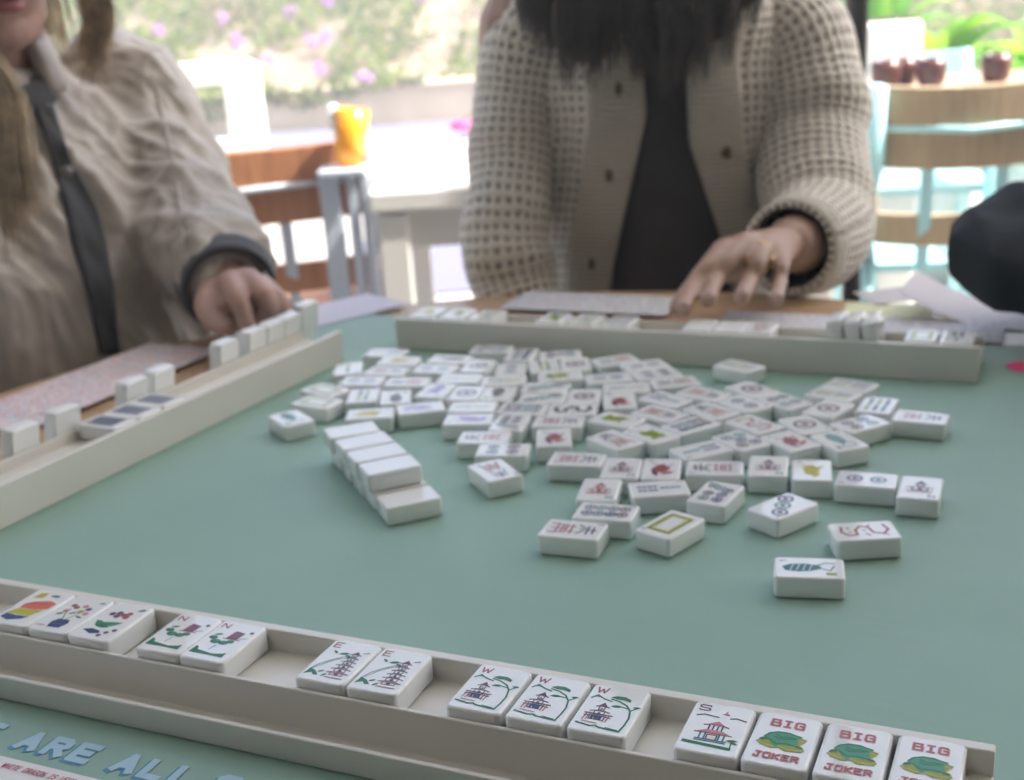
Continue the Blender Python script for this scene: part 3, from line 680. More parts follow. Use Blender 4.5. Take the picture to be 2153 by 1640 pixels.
# score card of the photographer
b = MB(); P = NO+NEX*(-.392)+NEY*.150
o = sheet('score_card', (P.x, P.y, TZ+.0003), YAW, (.20, .1165), M['paper'], 'white score card with red lettering at the bottom left corner')
k = Ink(); k.unit = True
tx = -.3843; ty = -.0982
k.text('NOTE:', tx, ty, .0027, .00038, .00190, 1, .45, .22); k.text('WHITE DRAGON IS USED', tx+.0120, ty, .0027, .00040, .00190, 0, .45, .22)
o2 = k.mb.build('lettering', [M['ink_red'], M['ink_black']], o)
o2.matrix_basis = (Matrix.Translation(o.location) @ Matrix.Rotation(YAW, 4, 'Z')).inverted() @ near_frame(o2, TZ+.0012)
P = atz(212, 800, 0); sheet('score_card', (P.x, P.y, TZ+.0003), YL, (.215, .085), M['card'], 'printed pinkish score card behind the left rack')
P = atz(20, 868, 0); sheet('score_card', (P.x-.03, P.y-.03, TZ+.0013), YL, (.12, .085), M['card'], 'printed card at the left picture edge beside the left rack')
P = atz(735, 655, 0); sheet('paper_sheet', (P.x-.012, P.y+.004, TZ+.0003), R(40), (.12, .075), mat('lilac_paper', (.66, .63, .72), .6), 'pale lilac paper lying beyond the left rack near the pointing hand', 'paper')
P = atz(1235, 645, 0); sheet('score_card', (P.x+.006, P.y+.012, TZ+.0003), YF, (.165, .07), M['card2'], 'white printed card behind the far rack, left of the hand')
P = atz(1800, 688, 0); sheet('score_card', (P.x, P.y, TZ+.0010), YF, (.235, .062), M['card2'], 'white printed card behind the far rack, right of the hand')
P = atz(1872, 652, 0); sheet('paper_sheet', (P.x, P.y+.008, TZ-.0028), R(-20), (.075, .05), mat('pale_light_patch', (.72, .76, .50), .6), 'small pale yellow-green patch of painted light on the wood near the far rack', 'paper')  # thin pale sheet standing in for a bright reflection on the wood
P = atz(2075, 640, .01)
sheet('paper_sheet', (P.x+.02, P.y, TZ-.0028), R(-28), (.17, .085), mat('grey_paper', (.68, .64, .66), .6), 'white paper curling up under the black sleeve at the right', 'paper', curl=lambda x, y: .028*max(0, (-x-.01)/.075)**1.6)
P = atz(1900, 622, 0); sheet('paper_sheet', (P.x, P.y+.01, TZ-.0012), R(10), (.07, .05), mat('dull_grey_paper', (.60, .58, .60), .6), 'flat grey paper on the table edge behind the curled paper', 'paper')  # flat sheet of even grey paper

# ------------------------------------------------------------------ setting: ground, road, garden wall, bank
def sheet_struct(name, x0, x1, y0, y1, z, mm):
    b = MB(); b.add([(x0, y0, z), (x1, y0, z), (x1, y1, z), (x0, y1, z)], [(0, 1, 2, 3)])
    return tag(b.build(name, mm), kind='structure')
sheet_struct('ground', -120, 120, -60, 180, -.03, mat('far_ground', (.30, .30, .22), .9, .2, noise=(.3, .2)))
sheet_struct('patio', -14, 14, -6, 8.9, 0, mat('pale_concrete', (.40, .39, .39), .8, .3, noise=(1.3, .06), bump=(40, .2, .004)))
sheet_struct('bounce_cut_floor', -6.5, 7, -1.7, 1.75, .004, mat('bounce_cut_stone', (.13, .115, .10), .8, .3, noise=(2, .12), bump=(30, .2, .004)))  # added dark floor that cuts light bounced up under the awning
sheet_struct('road', -40, 40, 8.9, 11.45, -.012, mat('shade_blue_asphalt', (.17, .175, .25), .85, .3, noise=(3, .12), bump=(90, .3, .006)))  # pavement strip with its shade put into the blue-grey colour
gw = MB(); gw.box((0, 11.6, .13), (44, .34, .34)); gw.box((0, 11.585, .315), (44.1, .42, .04))
tag(gw.build('garden_wall', mat('beige_render', (.62, .52, .39), .9, .2, noise=(2.2, .13), bump=(30, .4, .01)), bevel=.012), 'low beige rendered garden wall below the flowering creeper', 'wall')
rg = np.random.default_rng(5)
def fbm(x, y, s=1.0, seed=0):
    r = np.random.default_rng(seed); o = np.zeros_like(x); a = 1.0
    for i in range(5):
        for _ in range(3):
            t = r.uniform(0, 6.28); ph = r.uniform(0, 6.28)
            o += a*np.sin((x*np.cos(t)+y*np.sin(t))*s*(1.9**i)+ph)/3
        a *= .6
    return o
def bank_z(x, y): return .30+.36*(y-11.75)+.05*fbm(x, y, 2.2, 3)
b = MB(); nx, ny = 120, 22
gx = np.linspace(-20, 20, nx); gy = np.linspace(11.75, 17.5, ny)
X_, Y_ = np.meshgrid(gx, gy); Z_ = bank_z(X_, Y_)
b.add(np.stack([X_.ravel(), Y_.ravel(), Z_.ravel()], 1), [(j*nx+i, j*nx+i+1, (j+1)*nx+i+1, (j+1)*nx+i) for j in range(ny-1) for i in range(nx-1)])
tag(b.build('planted_bank', mat('dry_stony_soil', (.24, .195, .15), .95, .2, noise=(1.6, .25), bump=(14, .6, .03)), smooth=True), kind='structure')

def leaf_mat(name, c, tr=.45, rough=.45):
    m = bpy.data.materials.new(name); m.use_nodes = True; n = m.node_tree
    b_ = n.nodes['Principled BSDF']; b_.inputs['Base Color'].default_value = (*c, 1); b_.inputs['Roughness'].default_value = rough
    t = n.nodes.new('ShaderNodeBsdfTranslucent'); t.inputs[0].default_value = (c[0]*1.25, c[1]*1.2, c[2]*.6, 1)
    mx = n.nodes.new('ShaderNodeMixShader'); mx.inputs[0].default_value = tr
    n.links.new(b_.outputs[0], mx.inputs[1]); n.links.new(t.outputs[0], mx.inputs[2])
    n.links.new(mx.outputs[0], n.nodes['Material Output'].inputs[0]); return m
LM = [leaf_mat('leaf_yellow_green', (.18, .26, .025)), leaf_mat('leaf_green', (.07, .145, .02)), leaf_mat('leaf_olive', (.13, .14, .05)), leaf_mat('leaf_dry', (.34, .26, .17))]
# creeper: many small leaves over the bank and hanging over the wall
NL = 30000
lx = rg.uniform(-7.5, 7.5, NL); ly = rg.uniform(11.5, 15.6, NL)
keep = fbm(lx, ly*1.3, 1.7, 9)+.55*fbm(lx, ly, 6.0, 4)+.45*(lx < -1.2)*1.0+.25*(lx > 3)-.25*((lx > -1.0) & (lx < 1.5) & (ly < 13.2)) > -.15
lx, ly = lx[keep], ly[keep]
lz = bank_z(lx, np.maximum(ly, 11.75))+rg.gamma(2.0, .055, len(lx))
nh = 1100                                        # trailing stems over the wall front
hx = rg.uniform(-7.5, -.6, nh); hy = 11.40-rg.uniform(0, .10, nh); dl = (.26+.20*fbm(hx, hx*0, 3.0, 21))*np.clip((-.6-hx)/2.4, .05, 1)
hz = .36-rg.uniform(0, 1, nh)**1.3*np.clip(dl, .02, .30)
lx = np.r_[lx, hx]; ly = np.r_[ly, hy]; lz = np.r_[lz, hz]
n_ = len(lx); P = np.stack([lx, ly, lz], 1)
sz = rg.uniform(.028, .062, n_)
nrm = rg.normal(size=(n_, 3)); nrm[:, 2] += .9; nrm[:, 1] -= .5; nrm /= np.linalg.norm(nrm, axis=1)[:, None]
t1 = np.cross(nrm, rg.normal(size=(n_, 3))); t1 /= np.linalg.norm(t1, axis=1)[:, None]; t2 = np.cross(nrm, t1)
q = np.stack([P-t1*sz[:, None], P+t2*(.55*sz)[:, None]+nrm*(.15*sz)[:, None], P+t1*sz[:, None], P-t2*(.55*sz)[:, None]+nrm*(.15*sz)[:, None]], 1).reshape(-1, 3)
b = MB(); b.v = [tuple(v) for v in q]; b.f = [(4*i, 4*i+1, 4*i+2, 4*i+3) for i in range(n_)]
cl = fbm(P[:, 0], P[:, 1]+P[:, 2], 2.6, 31)+rg.normal(0, .5, n_)
b.mi = np.where(cl > .25, 0, np.where(cl > -.5, 1, np.where(cl > -1.05, 2, 3))).astype(int).tolist()
cre = empty('flowering_creeper', (0, 11.75, .3)); tag(cre, 'sprawling green creeper with lilac flowers over the garden wall', 'creeper')
o = b.build('foliage', LM, cre); o.location = (0, -11.75, -.3); tag(o, kind='stuff')
FM = [mat('petal_lilac', (.44, .20, .56), .6), mat('petal_pink', (.72, .30, .50), .6)]
for i, (px, py, Y) in enumerate(((692, 6, 12.6), (495, 86, 12.3), (684, 74, 12.4), (672, 146, 11.55), (764, 166, 11.42), (655, 90, 12.4), (1046, 20, 12.6), (470, 40, 12.9), (610, 30, 12.9), (880, -6, 12.9), (332, 60, 12.4), (560, 128, 12.0))):
    c = at(px, py, Y); c.z = max(c.z, bank_z(np.array([c.x]), np.array([max(Y, 11.75)]))[0]+.12) if Y > 11.7 else c.z
    b = MB()
    for k_ in range(16):
        d = Vector(rg.normal(size=3)).normalized(); p_ = c+d*rg.uniform(.02, .085); s_ = rg.uniform(.022, .036)
        a = d.orthogonal().normalized(); e = d.cross(a)
        for w_ in range(5):
            t = 2*math.pi*w_/5; u = a*math.cos(t)+e*math.sin(t); v_ = a*math.cos(t+.6)+e*math.sin(t+.6); v2 = a*math.cos(t-.6)+e*math.sin(t-.6)
            b.add([p_, p_+v2*s_*.7, p_+u*s_*1.2+d*s_*.3, p_+v_*s_*.7], [(0, 1, 2, 3)])
    o = tag(b.build('flower_cluster', FM[1 if i == 6 else 0], cre), kind='stuff'); o.location = (0, -11.75, -.3)

# shade cloth over the players' table (above the picture): it keeps the sun off the table
aw = empty('shade_awning', (0, 0, 0)); tag(aw, 'cream fabric awning on posts shading the players, above the picture', 'awning')
m = bpy.data.materials.new('awning_fabric'); m.use_nodes = True; n = m.node_tree
b_ = n.nodes['Principled BSDF']; b_.inputs['Base Color'].default_value = (.40, .39, .37, 1); b_.inputs['Roughness'].default_value = .9
t = n.nodes.new('ShaderNodeBsdfTranslucent'); t.inputs[0].default_value = (.80, .80, .77, 1); mx = n.nodes.new('ShaderNodeMixShader'); mx.inputs[0].default_value = .45
n.links.new(b_.outputs[0], mx.inputs[1]); n.links.new(t.outputs[0], mx.inputs[2]); n.links.new(mx.outputs[0], n.nodes['Material Output'].inputs[0])
b = MB(); b.box((.3, .90, 2.62), (12.4, 1.26, .012)); b.build('fabric', m, aw)
b = MB(); b.box((.3, -.70, 2.66), (12.4, 1.94, .10)); b.build('light_block_roof', mat('light_block_dark', (.12, .10, .085), .8, .3, noise=(4, .15)), aw)  # unseen roof added over the camera to keep light off camera-facing sides
for x, y in ((-5.8, 1.45), (6.4, 1.45), (-5.8, -1.55), (6.4, -1.55)):
    b = MB(); b.tube([(x, y, 0), (x, y, 2.61)], .035, 12); b.build('post', M['metal_leg'], aw, True)

b = MB(); b.box((.3, -1.78, 1.55), (14, .25, 3.1)); tag(b.build('light_block_wall', mat('light_block_brown', (.15, .14, .125), .9, .2, noise=(3, .1))), 'added unseen brown wall behind the camera, blocking light', 'wall')  # unseen wall added to block light from behind the camera
# ------------------------------------------------------------------ patio furniture
M['steel_blue'] = mat('pale_blue_grey_paint', (.50, .56, .64), .4, .5, noise=(8, .05))
M['teal_tint'] = mat('teal_light_tint', (.42, .74, .79), .4, .5, noise=(8, .05))  # teal cast of the light, put into the chair colour
M['slat_red'] = wood_mat('reddish_slat_wood', (.36, .15, .07), (.50, .24, .12), 5, .45, (14, 14, 2))
M['slat_tan'] = wood_mat('tan_slat_wood', (.40, .30, .19), (.52, .41, .27), 5, .5, (14, 14, 2))
M['white'] = mat('white_paint', (.82, .81, .78), .45, .5, noise=(5, .03))
def slat_chair(P, yaw, paint, wood, label, width=.50, painted=False):
    """garden chair: metal frame, curved wooden back slats, slatted seat; its back towards -Y"""
    r = empty('slat_chair', P, yaw); tag(r, label, 'chair', 'slatted patio chairs')
    hw = width/2
    for s in (-1, 1):
        b = MB(); b.tube([(s*hw, -.10, 0), (s*hw, 0, .45), (s*hw, -.045, .66), (s*hw, -.07, .79)], [.019, .021, .022, .019], 10, flat=1.2); b.build('back_post', paint, r, True)
        b = MB(); b.tube([(s*hw, .46, 0), (s*hw, .42, .45), (s*hw, .41, .64)], [.016, .018, .017], 10); b.build('front_leg', paint, r, True)
        b = MB(); b.bar((s*hw, -.04, .655), (s*hw, .45, .655), .045, .022); b.build('armrest', paint if painted else wood, r, bevel=.006)
        b = MB(); b.bar((s*hw, -.02, .44), (s*hw, .44, .44), .02, .03); b.build('side_rail', paint, r)
    for z0, z1, yb in ((.725, .792, -.066), (.650, .716, -.048), (.510, .568, -.018)):
        b = MB(); rr = []
        for k_ in range(13):
            x = -hw+.012+(width-.024)*k_/12; y = yb+.016-.020*(1-(2*x/width)**2); sag = .008*(1-(2*x/width)**2)
            rr.append([(x, y-.009, z0-sag), (x, y+.009, z0-sag), (x, y+.007, z1-sag), (x, y-.011, z1-sag)])
        b.rings(rr); b.build('back_slat', wood, r, bevel=.004)
    for x in ((-.2, .2) if width < .4 else (-.18, 0, .18)):
        b = MB(); b.bar((x*width, -.012, .46), (x*width, -.042, .655), .022, .012, upv=(0, 1, 0)); b.build('back_upright', paint, r)
    b = MB(); b.tube([(-hw, -.05, .720), (0, -.09, .712), (hw, -.05, .720)], .006, 8); b.build('cross_rod', paint, r, True)
    for k_ in range(6):
        b = MB(); b.box((0, .03+.078*k_, .462), (width-.03, .066, .018)); b.build('seat_slat', paint if painted else wood, r, bevel=.004)
    for z in (.18,):
        b = MB(); b.bar((-hw, .44, z), (hw, .44, z), .018, .018); b.build('stretcher', paint, r)
    return r
c = at(560, 330, 2.38); slat_chair((c.x-.075, 2.40, 0), R(3), M['steel_blue'], M['slat_red'], 'wooden slatted chair with blue-grey frame between the two players', .54)
c = at(2000, 250, 2.30); slat_chair((c.x+.030, 2.33, 0), R(-7), M['teal_tint'], M['slat_tan'], 'tan slatted chair with teal-light tinted frame at the right edge', .33, True).scale = (1, 1, 1.05)
c = at(2010, 250, 3.4); slat_chair((c.x-.1, 3.75, 0), R(172), M['teal_tint'], M['teal_tint'], 'added second chair in the teal light tint behind the dark red cups', .5, True)  # added chair that fills the gaps with the same teal light tint

# slim metal stand with an orange glass on it
c = at(722, 350, 2.30)
r = empty('metal_stand', (c.x, c.y, 0)); tag(r, 'slim pale blue-grey metal stand beside the wooden slatted chair', 'stand')
b = MB(); b.box((0, 0, c.z-.006), (.085, .10, .012)); b.build('top_plate', M['steel_blue'], r, bevel=.003)
for dx, w_ in ((-.028, .036), (.012, .018), (.036, .018)):
    b = MB(); b.box((dx, 0, (c.z-.012)/2), (w_, .03, c.z-.012)); b.build('upright', M['steel_blue'], r, bevel=.003)
b = MB(); b.box((0, .0, .012), (.16, .24, .024)); b.build('foot_plate', M['steel_blue'], r, bevel=.004)
g = empty('orange_drink', (c.x+.012, c.y, c.z+.0005)); g.rotation_euler = (0, R(7), 0); g.location.z += .0035
tag(g, 'glass of bright orange drink standing on the slim metal stand', 'drink')
b = MB(); b.rings([[(r_*math.cos(2*math.pi*k/20), r_*math.sin(2*math.pi*k/20), z) for k in range(20)] for r_, z in ((.024, 0), (.028, .04), (.034, .098), (.0325, .098), (.029, .07))]); b.build('glass', mat('orange_glass', (.90, .36, .02), .25, .5), g, True)
b = MB(); b.tube([(0, 0, .076), (0, 0, .082)], [.0300, .0306], 20); b.build('juice', mat('orange_juice', (.90, .42, .04), .3, .5), g, True)
b = MB(); b.tube([(-.030, -.010, .060), (-.033, -.010, .104)], [.008, .009], 10); b.build('ice', M['white'], g, True)

# white table with a pink flower in a small pot
r = empty('white_table', (.17, 2.33, 0)); tag(r, 'white patio table in the sun behind the cardigan player', 'table')
b = MB(); b.box((0, 0, .722), (.76, .64, .036)); b.build('table_top', M['white'], r, bevel=.006)
for nm, cc, ss in (('apron', (0, -.285, .672), (.68, .02, .062)), ('apron', (0, .285, .672), (.68, .02, .062)), ('apron', (-.342, 0, .672), (.02, .53, .062)), ('apron', (.342, 0, .672), (.02, .53, .062))):
    b = MB(); b.box(cc, ss); b.build(nm, M['white'], r, bevel=.003)
for sx_ in (-1, 1):
    for sy_ in (-1, 1):
        b = MB(); b.box((sx_*.345, sy_*.288, .351), (.05, .05, .70)); b.build('leg', M['white'], r, bevel=.004)
c = at(978, 318, 2.42); pt = empty('flower_pot', (c.x, c.y, .7404)); tag(pt, 'small pot with a pink flower on the white table', 'potted flower')
b = MB(); b.tube([(0, 0, 0), (0, 0, .03)], [.014, .018], 14); b.build('pot', M['white'], pt, True)
b = MB()
for k_ in range(9):
    a = k_*2.4; d = Vector((math.cos(a), math.sin(a), .5+.3*(k_ % 3))).normalized(); b.ball(Vector((0, 0, .045))+d*.016, (.013, .013, .010), 7)
b.build('blossom', mat('magenta_petal', (.78, .10, .32), .5), pt, True)
b = MB(); b.tube([(0, 0, .03), (.002, 0, .058), (.006, 0, .072)], [.002, .002, .001], 6); b.tube([(.004, 0, .06), (.016, .004, .078)], [.006, .001], 6, flat=.3); b.build('stem', LM[0], pt, True)
# grey-lilac sheet standing in for a cast shadow on the sunny paving
c = at(905, 535, 5.1); tag(sheet('shade_patch', (c.x+.18, 5.05, .001), R(4), (.95, 1.15), mat('grey_lilac_shade', (.15, .155, .24), .95), 'flat grey-lilac patch of painted shade on the sunny paving', 'shade patch', thick=.008))

# chunky white lounge chair farther back
c = at(552, 130, 4.55)
r = empty('white_lounge_chair', (c.x-.36, 4.55, 0), R(4)); tag(r, 'chunky white lounge chair behind the slatted wooden chair', 'chair')
def roundframe(w_, z0, z1, bw, th, y):
    b = MB(); rr = []
    outer = []; inner = []
    for cx_, cz_, a0 in ((w_/2, z1, 0), (-w_/2, z1, 90), (-w_/2, z0, 180), (w_/2, z0, 270)):
        for k_ in range(6):
            a = R(a0+18*k_); sx_ = math.copysign(1, cx_); ro = .05; ri = .012
            outer.append((cx_-sx_*ro+ro*math.cos(a), (cz_-(ro if cz_ == z1 else -ro))+ro*math.sin(a)))
            inner.append((cx_-sx_*(bw+ri)+ri*math.cos(a), (cz_-((bw*.62+ri) if cz_ == z1 else -(bw*.62+ri)))+ri*math.sin(a)))
    n_ = len(outer); V = [(x, y-th/2, z) for x, z in outer]+[(x, y-th/2, z) for x, z in inner]+[(x, y+th/2, z) for x, z in outer]+[(x, y+th/2, z) for x, z in inner]
    F = []
    for i in range(n_):
        j = (i+1) % n_; F += [(i, j, n_+j, n_+i), (2*n_+i, 3*n_+i, 3*n_+j, 2*n_+j), (i, 2*n_+i, 2*n_+j, j), (n_+i, n_+j, 3*n_+j, 3*n_+i)]
    b.add(V, F); return b
roundframe(.68, .52, .865, .125, .07, 0).build('back_frame', M['white'], r, bevel=.006)
b = MB(); b.box((0, .34, .385), (.66, .66, .19)); b.build('seat_block', M['white'], r, bevel=.02)
for s in (-1, 1):
    for y in (.06, .62):
        b = MB(); b.box((s*.29, y, .145), (.06, .06, .29)); b.build('leg', M['white'], r, bevel=.005)

# right background: wooden table with dark red cups, white planter, leafy plants, dark post
c = at(2005, 180, 3.0)
r = empty('side_table', (c.x+.12, 3.0, 0)); tag(r, 'wooden table holding dark red cups behind the teal-tinted chair', 'table')
b = MB(); b.box((0, .12, .745), (.74, .36, .03)); b.build('table_top', M['slat_tan'], r, bevel=.005)
for sx_ in (-1, 1):
    for y in (-.03, .27):
        b = MB(); b.box((sx_*.33, y, .365), (.05, .05, .73)); b.build('leg', M['slat_tan'], r, bevel=.004)
cupm = mat('dark_red_glaze', (.085, .018, .018), .3, .6, noise=(30, .2))
for px, Y, lab in ((1862, 3.02, 'leftmost'), (1897, 3.06, 'second from left'), (1957, 2.99, 'third from left'), (2093, 3.0, 'rightmost')):
    c = at(px, 178, Y); b = MB()
    b.rings([[(r_*math.cos(2*math.pi*k/20), r_*math.sin(2*math.pi*k/20), z) for k in range(20)] for r_, z in ((.024, 0), (.031, .01), (.036, .042), (.033, .064), (.030, .064), (.032, .042), (.022, .008))])
    o = b.build('red_cup', cupm, None, True, loc=(c.x, Y, .7604)); tag(o, 'small dark red cup on the wooden side table, '+lab, 'cup', 'dark red cups on the side table')
c = at(1881, 40, 3.55); r = empty('white_planter', (c.x, 3.55, 0)); tag(r, 'tall square white planter beside the strap-leaved plants', 'planter')
b = MB(); b.box((0, .09, .445), (.165, .18, .89)); b.build('planter_body', M['white'], r, bevel=.015)
b = MB(); b.box((0, .09, .893), (.13, .145, .006)); b.build('soil', mat('potting_soil', (.05, .035, .025), .95), r)
STR = [leaf_mat('strap_leaf', (.13, .36, .06), .45, .3), leaf_mat('strap_leaf_light', (.26, .48, .08), .5, .3)]
def strap_plant(P, n_, h, spread, width, seed, label, pot=True):
    rr = random.Random(seed); r = empty('leafy_plant', P); tag(r, label, 'plant', 'strap-leaved plants at the right')
    b = MB(); b.rings([[(q_*math.cos(2*math.pi*k/18), q_*math.sin(2*math.pi*k/18), z) for k in range(18)] for q_, z in ((.13, 0), (.18, .40), (.185, .42), (.165, .42), (.16, .38))]); b.build('pot', mat('pale_glazed_pot', (.55, .70, .70), .4), r, True)
    for i in range(n_):
        a = rr.uniform(0, 6.28); hh = h*rr.uniform(.55, 1.05); sp = spread*rr.uniform(.25, 1.0); wd = width*rr.uniform(.7, 1.2)
        d = Vector((math.cos(a), math.sin(a), 0)); s_ = Vector((-d.y, d.x, 0))
        V = []; nseg = 9
        for k_ in range(nseg+1):
            t = k_/nseg; p_ = Vector((0, 0, .36))+d*(sp*t**1.5)+Vector((0, 0, hh*(t*1.25-.42*t*t*t*(1+sp))))
            w2 = wd*(math.sin(math.pi*min(1, .14+.86*t))**.75)
            V += [p_-s_*w2+Vector((0, 0, w2*.4)), p_, p_+s_*w2+Vector((0, 0, w2*.4))]
        F = []
        for k_ in range(nseg): F += [(3*k_, 3*k_+1, 3*k_+4, 3*k_+3), (3*k_+1, 3*k_+2, 3*k_+5, 3*k_+4)]
        b = MB(); b.add(V, F); b.build('leaf', STR[i % 2], r, True)
c = at(2040, 150, 4.05)
strap_plant((c.x-.12, 4.15, 0), 30, .66, .40, .055, 3, 'bright green strap-leaved plant right of the white planter')
strap_plant((c.x+.22, 4.0, 0), 28, .62, .42, .065, 8, 'broad-leaved green plant near the top right corner')
strap_plant((c.x+.62, 4.5, 0), 26, .78, .40, .055, 12, 'tall green plant at the right picture edge')
strap_plant((c.x-.02, 5.0, 0), 26, .90, .42, .055, 19, 'green plant standing behind the other strap-leaved plants')
c = at(1800, 100, 1.92); b = MB(); b.tube([(c.x, 1.92, 0), (c.x, 1.92, 1.2), (c.x+.006, 1.92, 2.6)], .020, 16)
tag(b.build('dark_post', mat('dark_brown_post', (.035, .035, .03), .6), None, True), 'dark upright post just behind the cardigan player shoulder', 'post')

# ------------------------------------------------------------------ people
from mathutils.bvhtree import BVHTree
def ell(c, rx, ry, yaw=0, n=28, tilt=0):
    """level ellipse; tilt leans it about its own x axis"""
    c = Vector(c); out = []
    for k_ in range(n):
        t = 2*math.pi*k_/n; x, y = rx*math.cos(t), ry*math.sin(t)
        out.append((c.x+x*math.cos(yaw)-y*math.sin(yaw), c.y+x*math.sin(yaw)+y*math.cos(yaw), c.z+tilt*y))
    return out
def limb(mb, pts, rad, n=14, steps=14, flat=1.0):
    P_ = spline(pts, steps); r_ = np.interp(np.linspace(0, len(pts)-1, steps), range(len(pts)), rad)
    mb.tube([Vector(p) for p in P_], list(r_), n, flat=flat, round_ends=True)
def hair_locks(guides, rnd, seg=12):
    """guides: (points, start radius of the lock, end radius, strands, strand thickness)"""
    mb = MB()
    for pts, r0, r1, n_, th in guides:
        C_ = spline(pts, seg)
        for _ in range(n_):
            a = rnd.uniform(0, 6.28); q = math.sqrt(rnd.random()); ph = rnd.uniform(0, 6.28); L_ = 1.0-.34*rnd.random()**1.6; w_ = rnd.uniform(0, .004)
            off = Vector((math.cos(a), math.sin(a)*.6, rnd.uniform(-.3, .3)))*q
            V = []
            for i in range(seg):
                t = i/(seg-1); p_ = Vector(C_[min(int(t*L_*(seg-1)), seg-1)]) if L_ < 0 else Vector(np.array([np.interp(t*L_*(seg-1), range(seg), C_[:, j]) for j in range(3)]))
                V.append(p_+off*(r0+(r1-r0)*t)+Vector((math.sin(ph+5*t), math.cos(ph+4*t), 0))*w_*t)
            mb.tube(V, [th*(1-.75*(i/(seg-1))**3) for i in range(seg)], 4)
    return mb
def folds(co, amp, freq, stretch=(1, 1, .3), seed=1, sharp=2.0):
    """long soft cloth folds, stretched along one axis"""
    r = np.random.default_rng(seed); S_ = co*np.array(stretch)
    wp = np.zeros(len(co)); out = np.zeros(len(co))
    for i in range(4):
        k_ = r.normal(size=3); k_ /= np.linalg.norm(k_); wp += 1.5*np.sin(co@k_*freq*.42+r.uniform(0, 6.28))
    for i in range(6):
        k_ = r.normal(size=3); k_ /= np.linalg.norm(k_); f_ = freq*r.uniform(.7, 1.9)
        out += ((1-np.abs(np.sin(S_@k_*f_+wp*.8+r.uniform(0, 6.28))))**sharp-.35)/(1+.3*i)
    return amp*out
def hand(mb, wrist, knuckles, chains, thumb, rw=.024, rf=.0082):
    """palm between wrist and the four knuckles, one chain per finger, thumb leaving the side of the palm"""
    wv = Vector(wrist)
    for i, kn in enumerate(knuckles):
        kn = Vector(kn); a = wv.lerp(kn, .12)
        limb(mb, [a, wv.lerp(kn, .55), kn], [rw*.62, .0125, .0105], 12, 8)
        limb(mb, [kn]+[Vector(p) for p in chains[i]], [.0105]+[rf*(1.08-.13*j)*(.86 if i == 3 else 1) for j in range(len(chains[i]))], 12, 12)
    for kn, k2 in zip(knuckles, knuckles[1:]):
        limb(mb, [wv.lerp((Vector(kn)+Vector(k2))/2, .25), (Vector(kn)+Vector(k2))/2*0.92+wv*.08], [.016, .0098], 10, 6)
    limb(mb, [Vector(p) for p in thumb], [.017, .0125, .0098, .0085], 12, 12)
def nails(parent, tips, mm):
    for tip, d in tips:
        b = MB(); tip, d = Vector(tip), Vector(d).normalized()
        s_ = d.orthogonal().normalized(); M3 = Matrix((s_, d.cross(s_), d)).transposed()
        b.ball(tip, (.0052, .0062, .0022), 8, M=M3); b.build('fingernail', mm, parent, True)
def head_shape(mb, c, f, upv, s=1.0):
    """skull, jaw, nose, brow, ears; f is the facing direction"""
    f = Vector(f).normalized(); u = Vector(upv); u = (u-f*u.dot(f)).normalized(); r_ = f.cross(u)
    M3 = Matrix((r_, f, u)).transposed(); c = Vector(c)
    def P(x, y, z): return c+M3 @ Vector((x*s, y*s, z*s))
    mb.ball(P(0, -.012, .025), (.074*s, .092*s, .088*s), 18, M=M3)
    mb.ball(P(0, .018, -.025), (.060*s, .066*s, .080*s), 18, M=M3)
    mb.ball(P(0, .050, -.078), (.026*s, .024*s, .022*s), 12, M=M3)
    limb(mb, [P(-.052, .0, -.048), P(-.030, .045, -.080), P(0, .062, -.088), P(.030, .045, -.080), P(.052, 0, -.048)], [.016, .017, .016, .017, .016])
    limb(mb, [P(0, .078, .022), P(0, .092, -.005), P(0, .101, -.022)], [.008, .010, .013], 10, 8)
    mb.ball(P(-.012, .090, -.024), .008*s, 8); mb.ball(P(.012, .090, -.024), .008*s, 8)
    limb(mb, [P(-.045, .060, .024), P(-.02, .078, .028), P(.02, .078, .028), P(.045, .060, .024)], [.009, .010, .010, .009])
    for q in (-1, 1):
        mb.ball(P(q*.076, -.012, -.008), (.008*s, .018*s, .030*s), 10, M=M3)
        mb.ball(P(q*.040, .052, -.028), (.020*s, .020*s, .020*s), 10, M=M3)
    return P, M3
def face_parts(parent, P, M3, skin_lip, dark):
    for q in (-1, 1):
        b = MB(); b.ball(P(q*.031, .070, .004), (.013, .010, .011), 12, M=M3); ey_ = b.build('eye', mat('eye_white', (.75, .73, .70), .2), parent, True)
        b = MB(); b.ball(P(q*.031, .0775, .003), (.0055, .0035, .0055), 10, M=M3); b.build('iris', dark, ey_, True)
        b = MB(); limb(b, [P(q*.016, .083, .022), P(q*.032, .083, .028), P(q*.047, .072, .022)], [.003, .0035, .002], 8, 8); b.build('eyebrow', dark, parent, True)
    for nm, z, rr in (('upper_lip', -.0475, .0048), ('lower_lip', -.0565, .0058)):
        b = MB(); limb(b, [P(-.024, .064, -.0515), P(-.010, .0775, z), P(0, .0795, z), P(.010, .0775, z), P(.024, .064, -.0515)], [.0015, rr, rr*.95, rr, .0015], 10, 14); b.build(nm, skin_lip, parent, True)

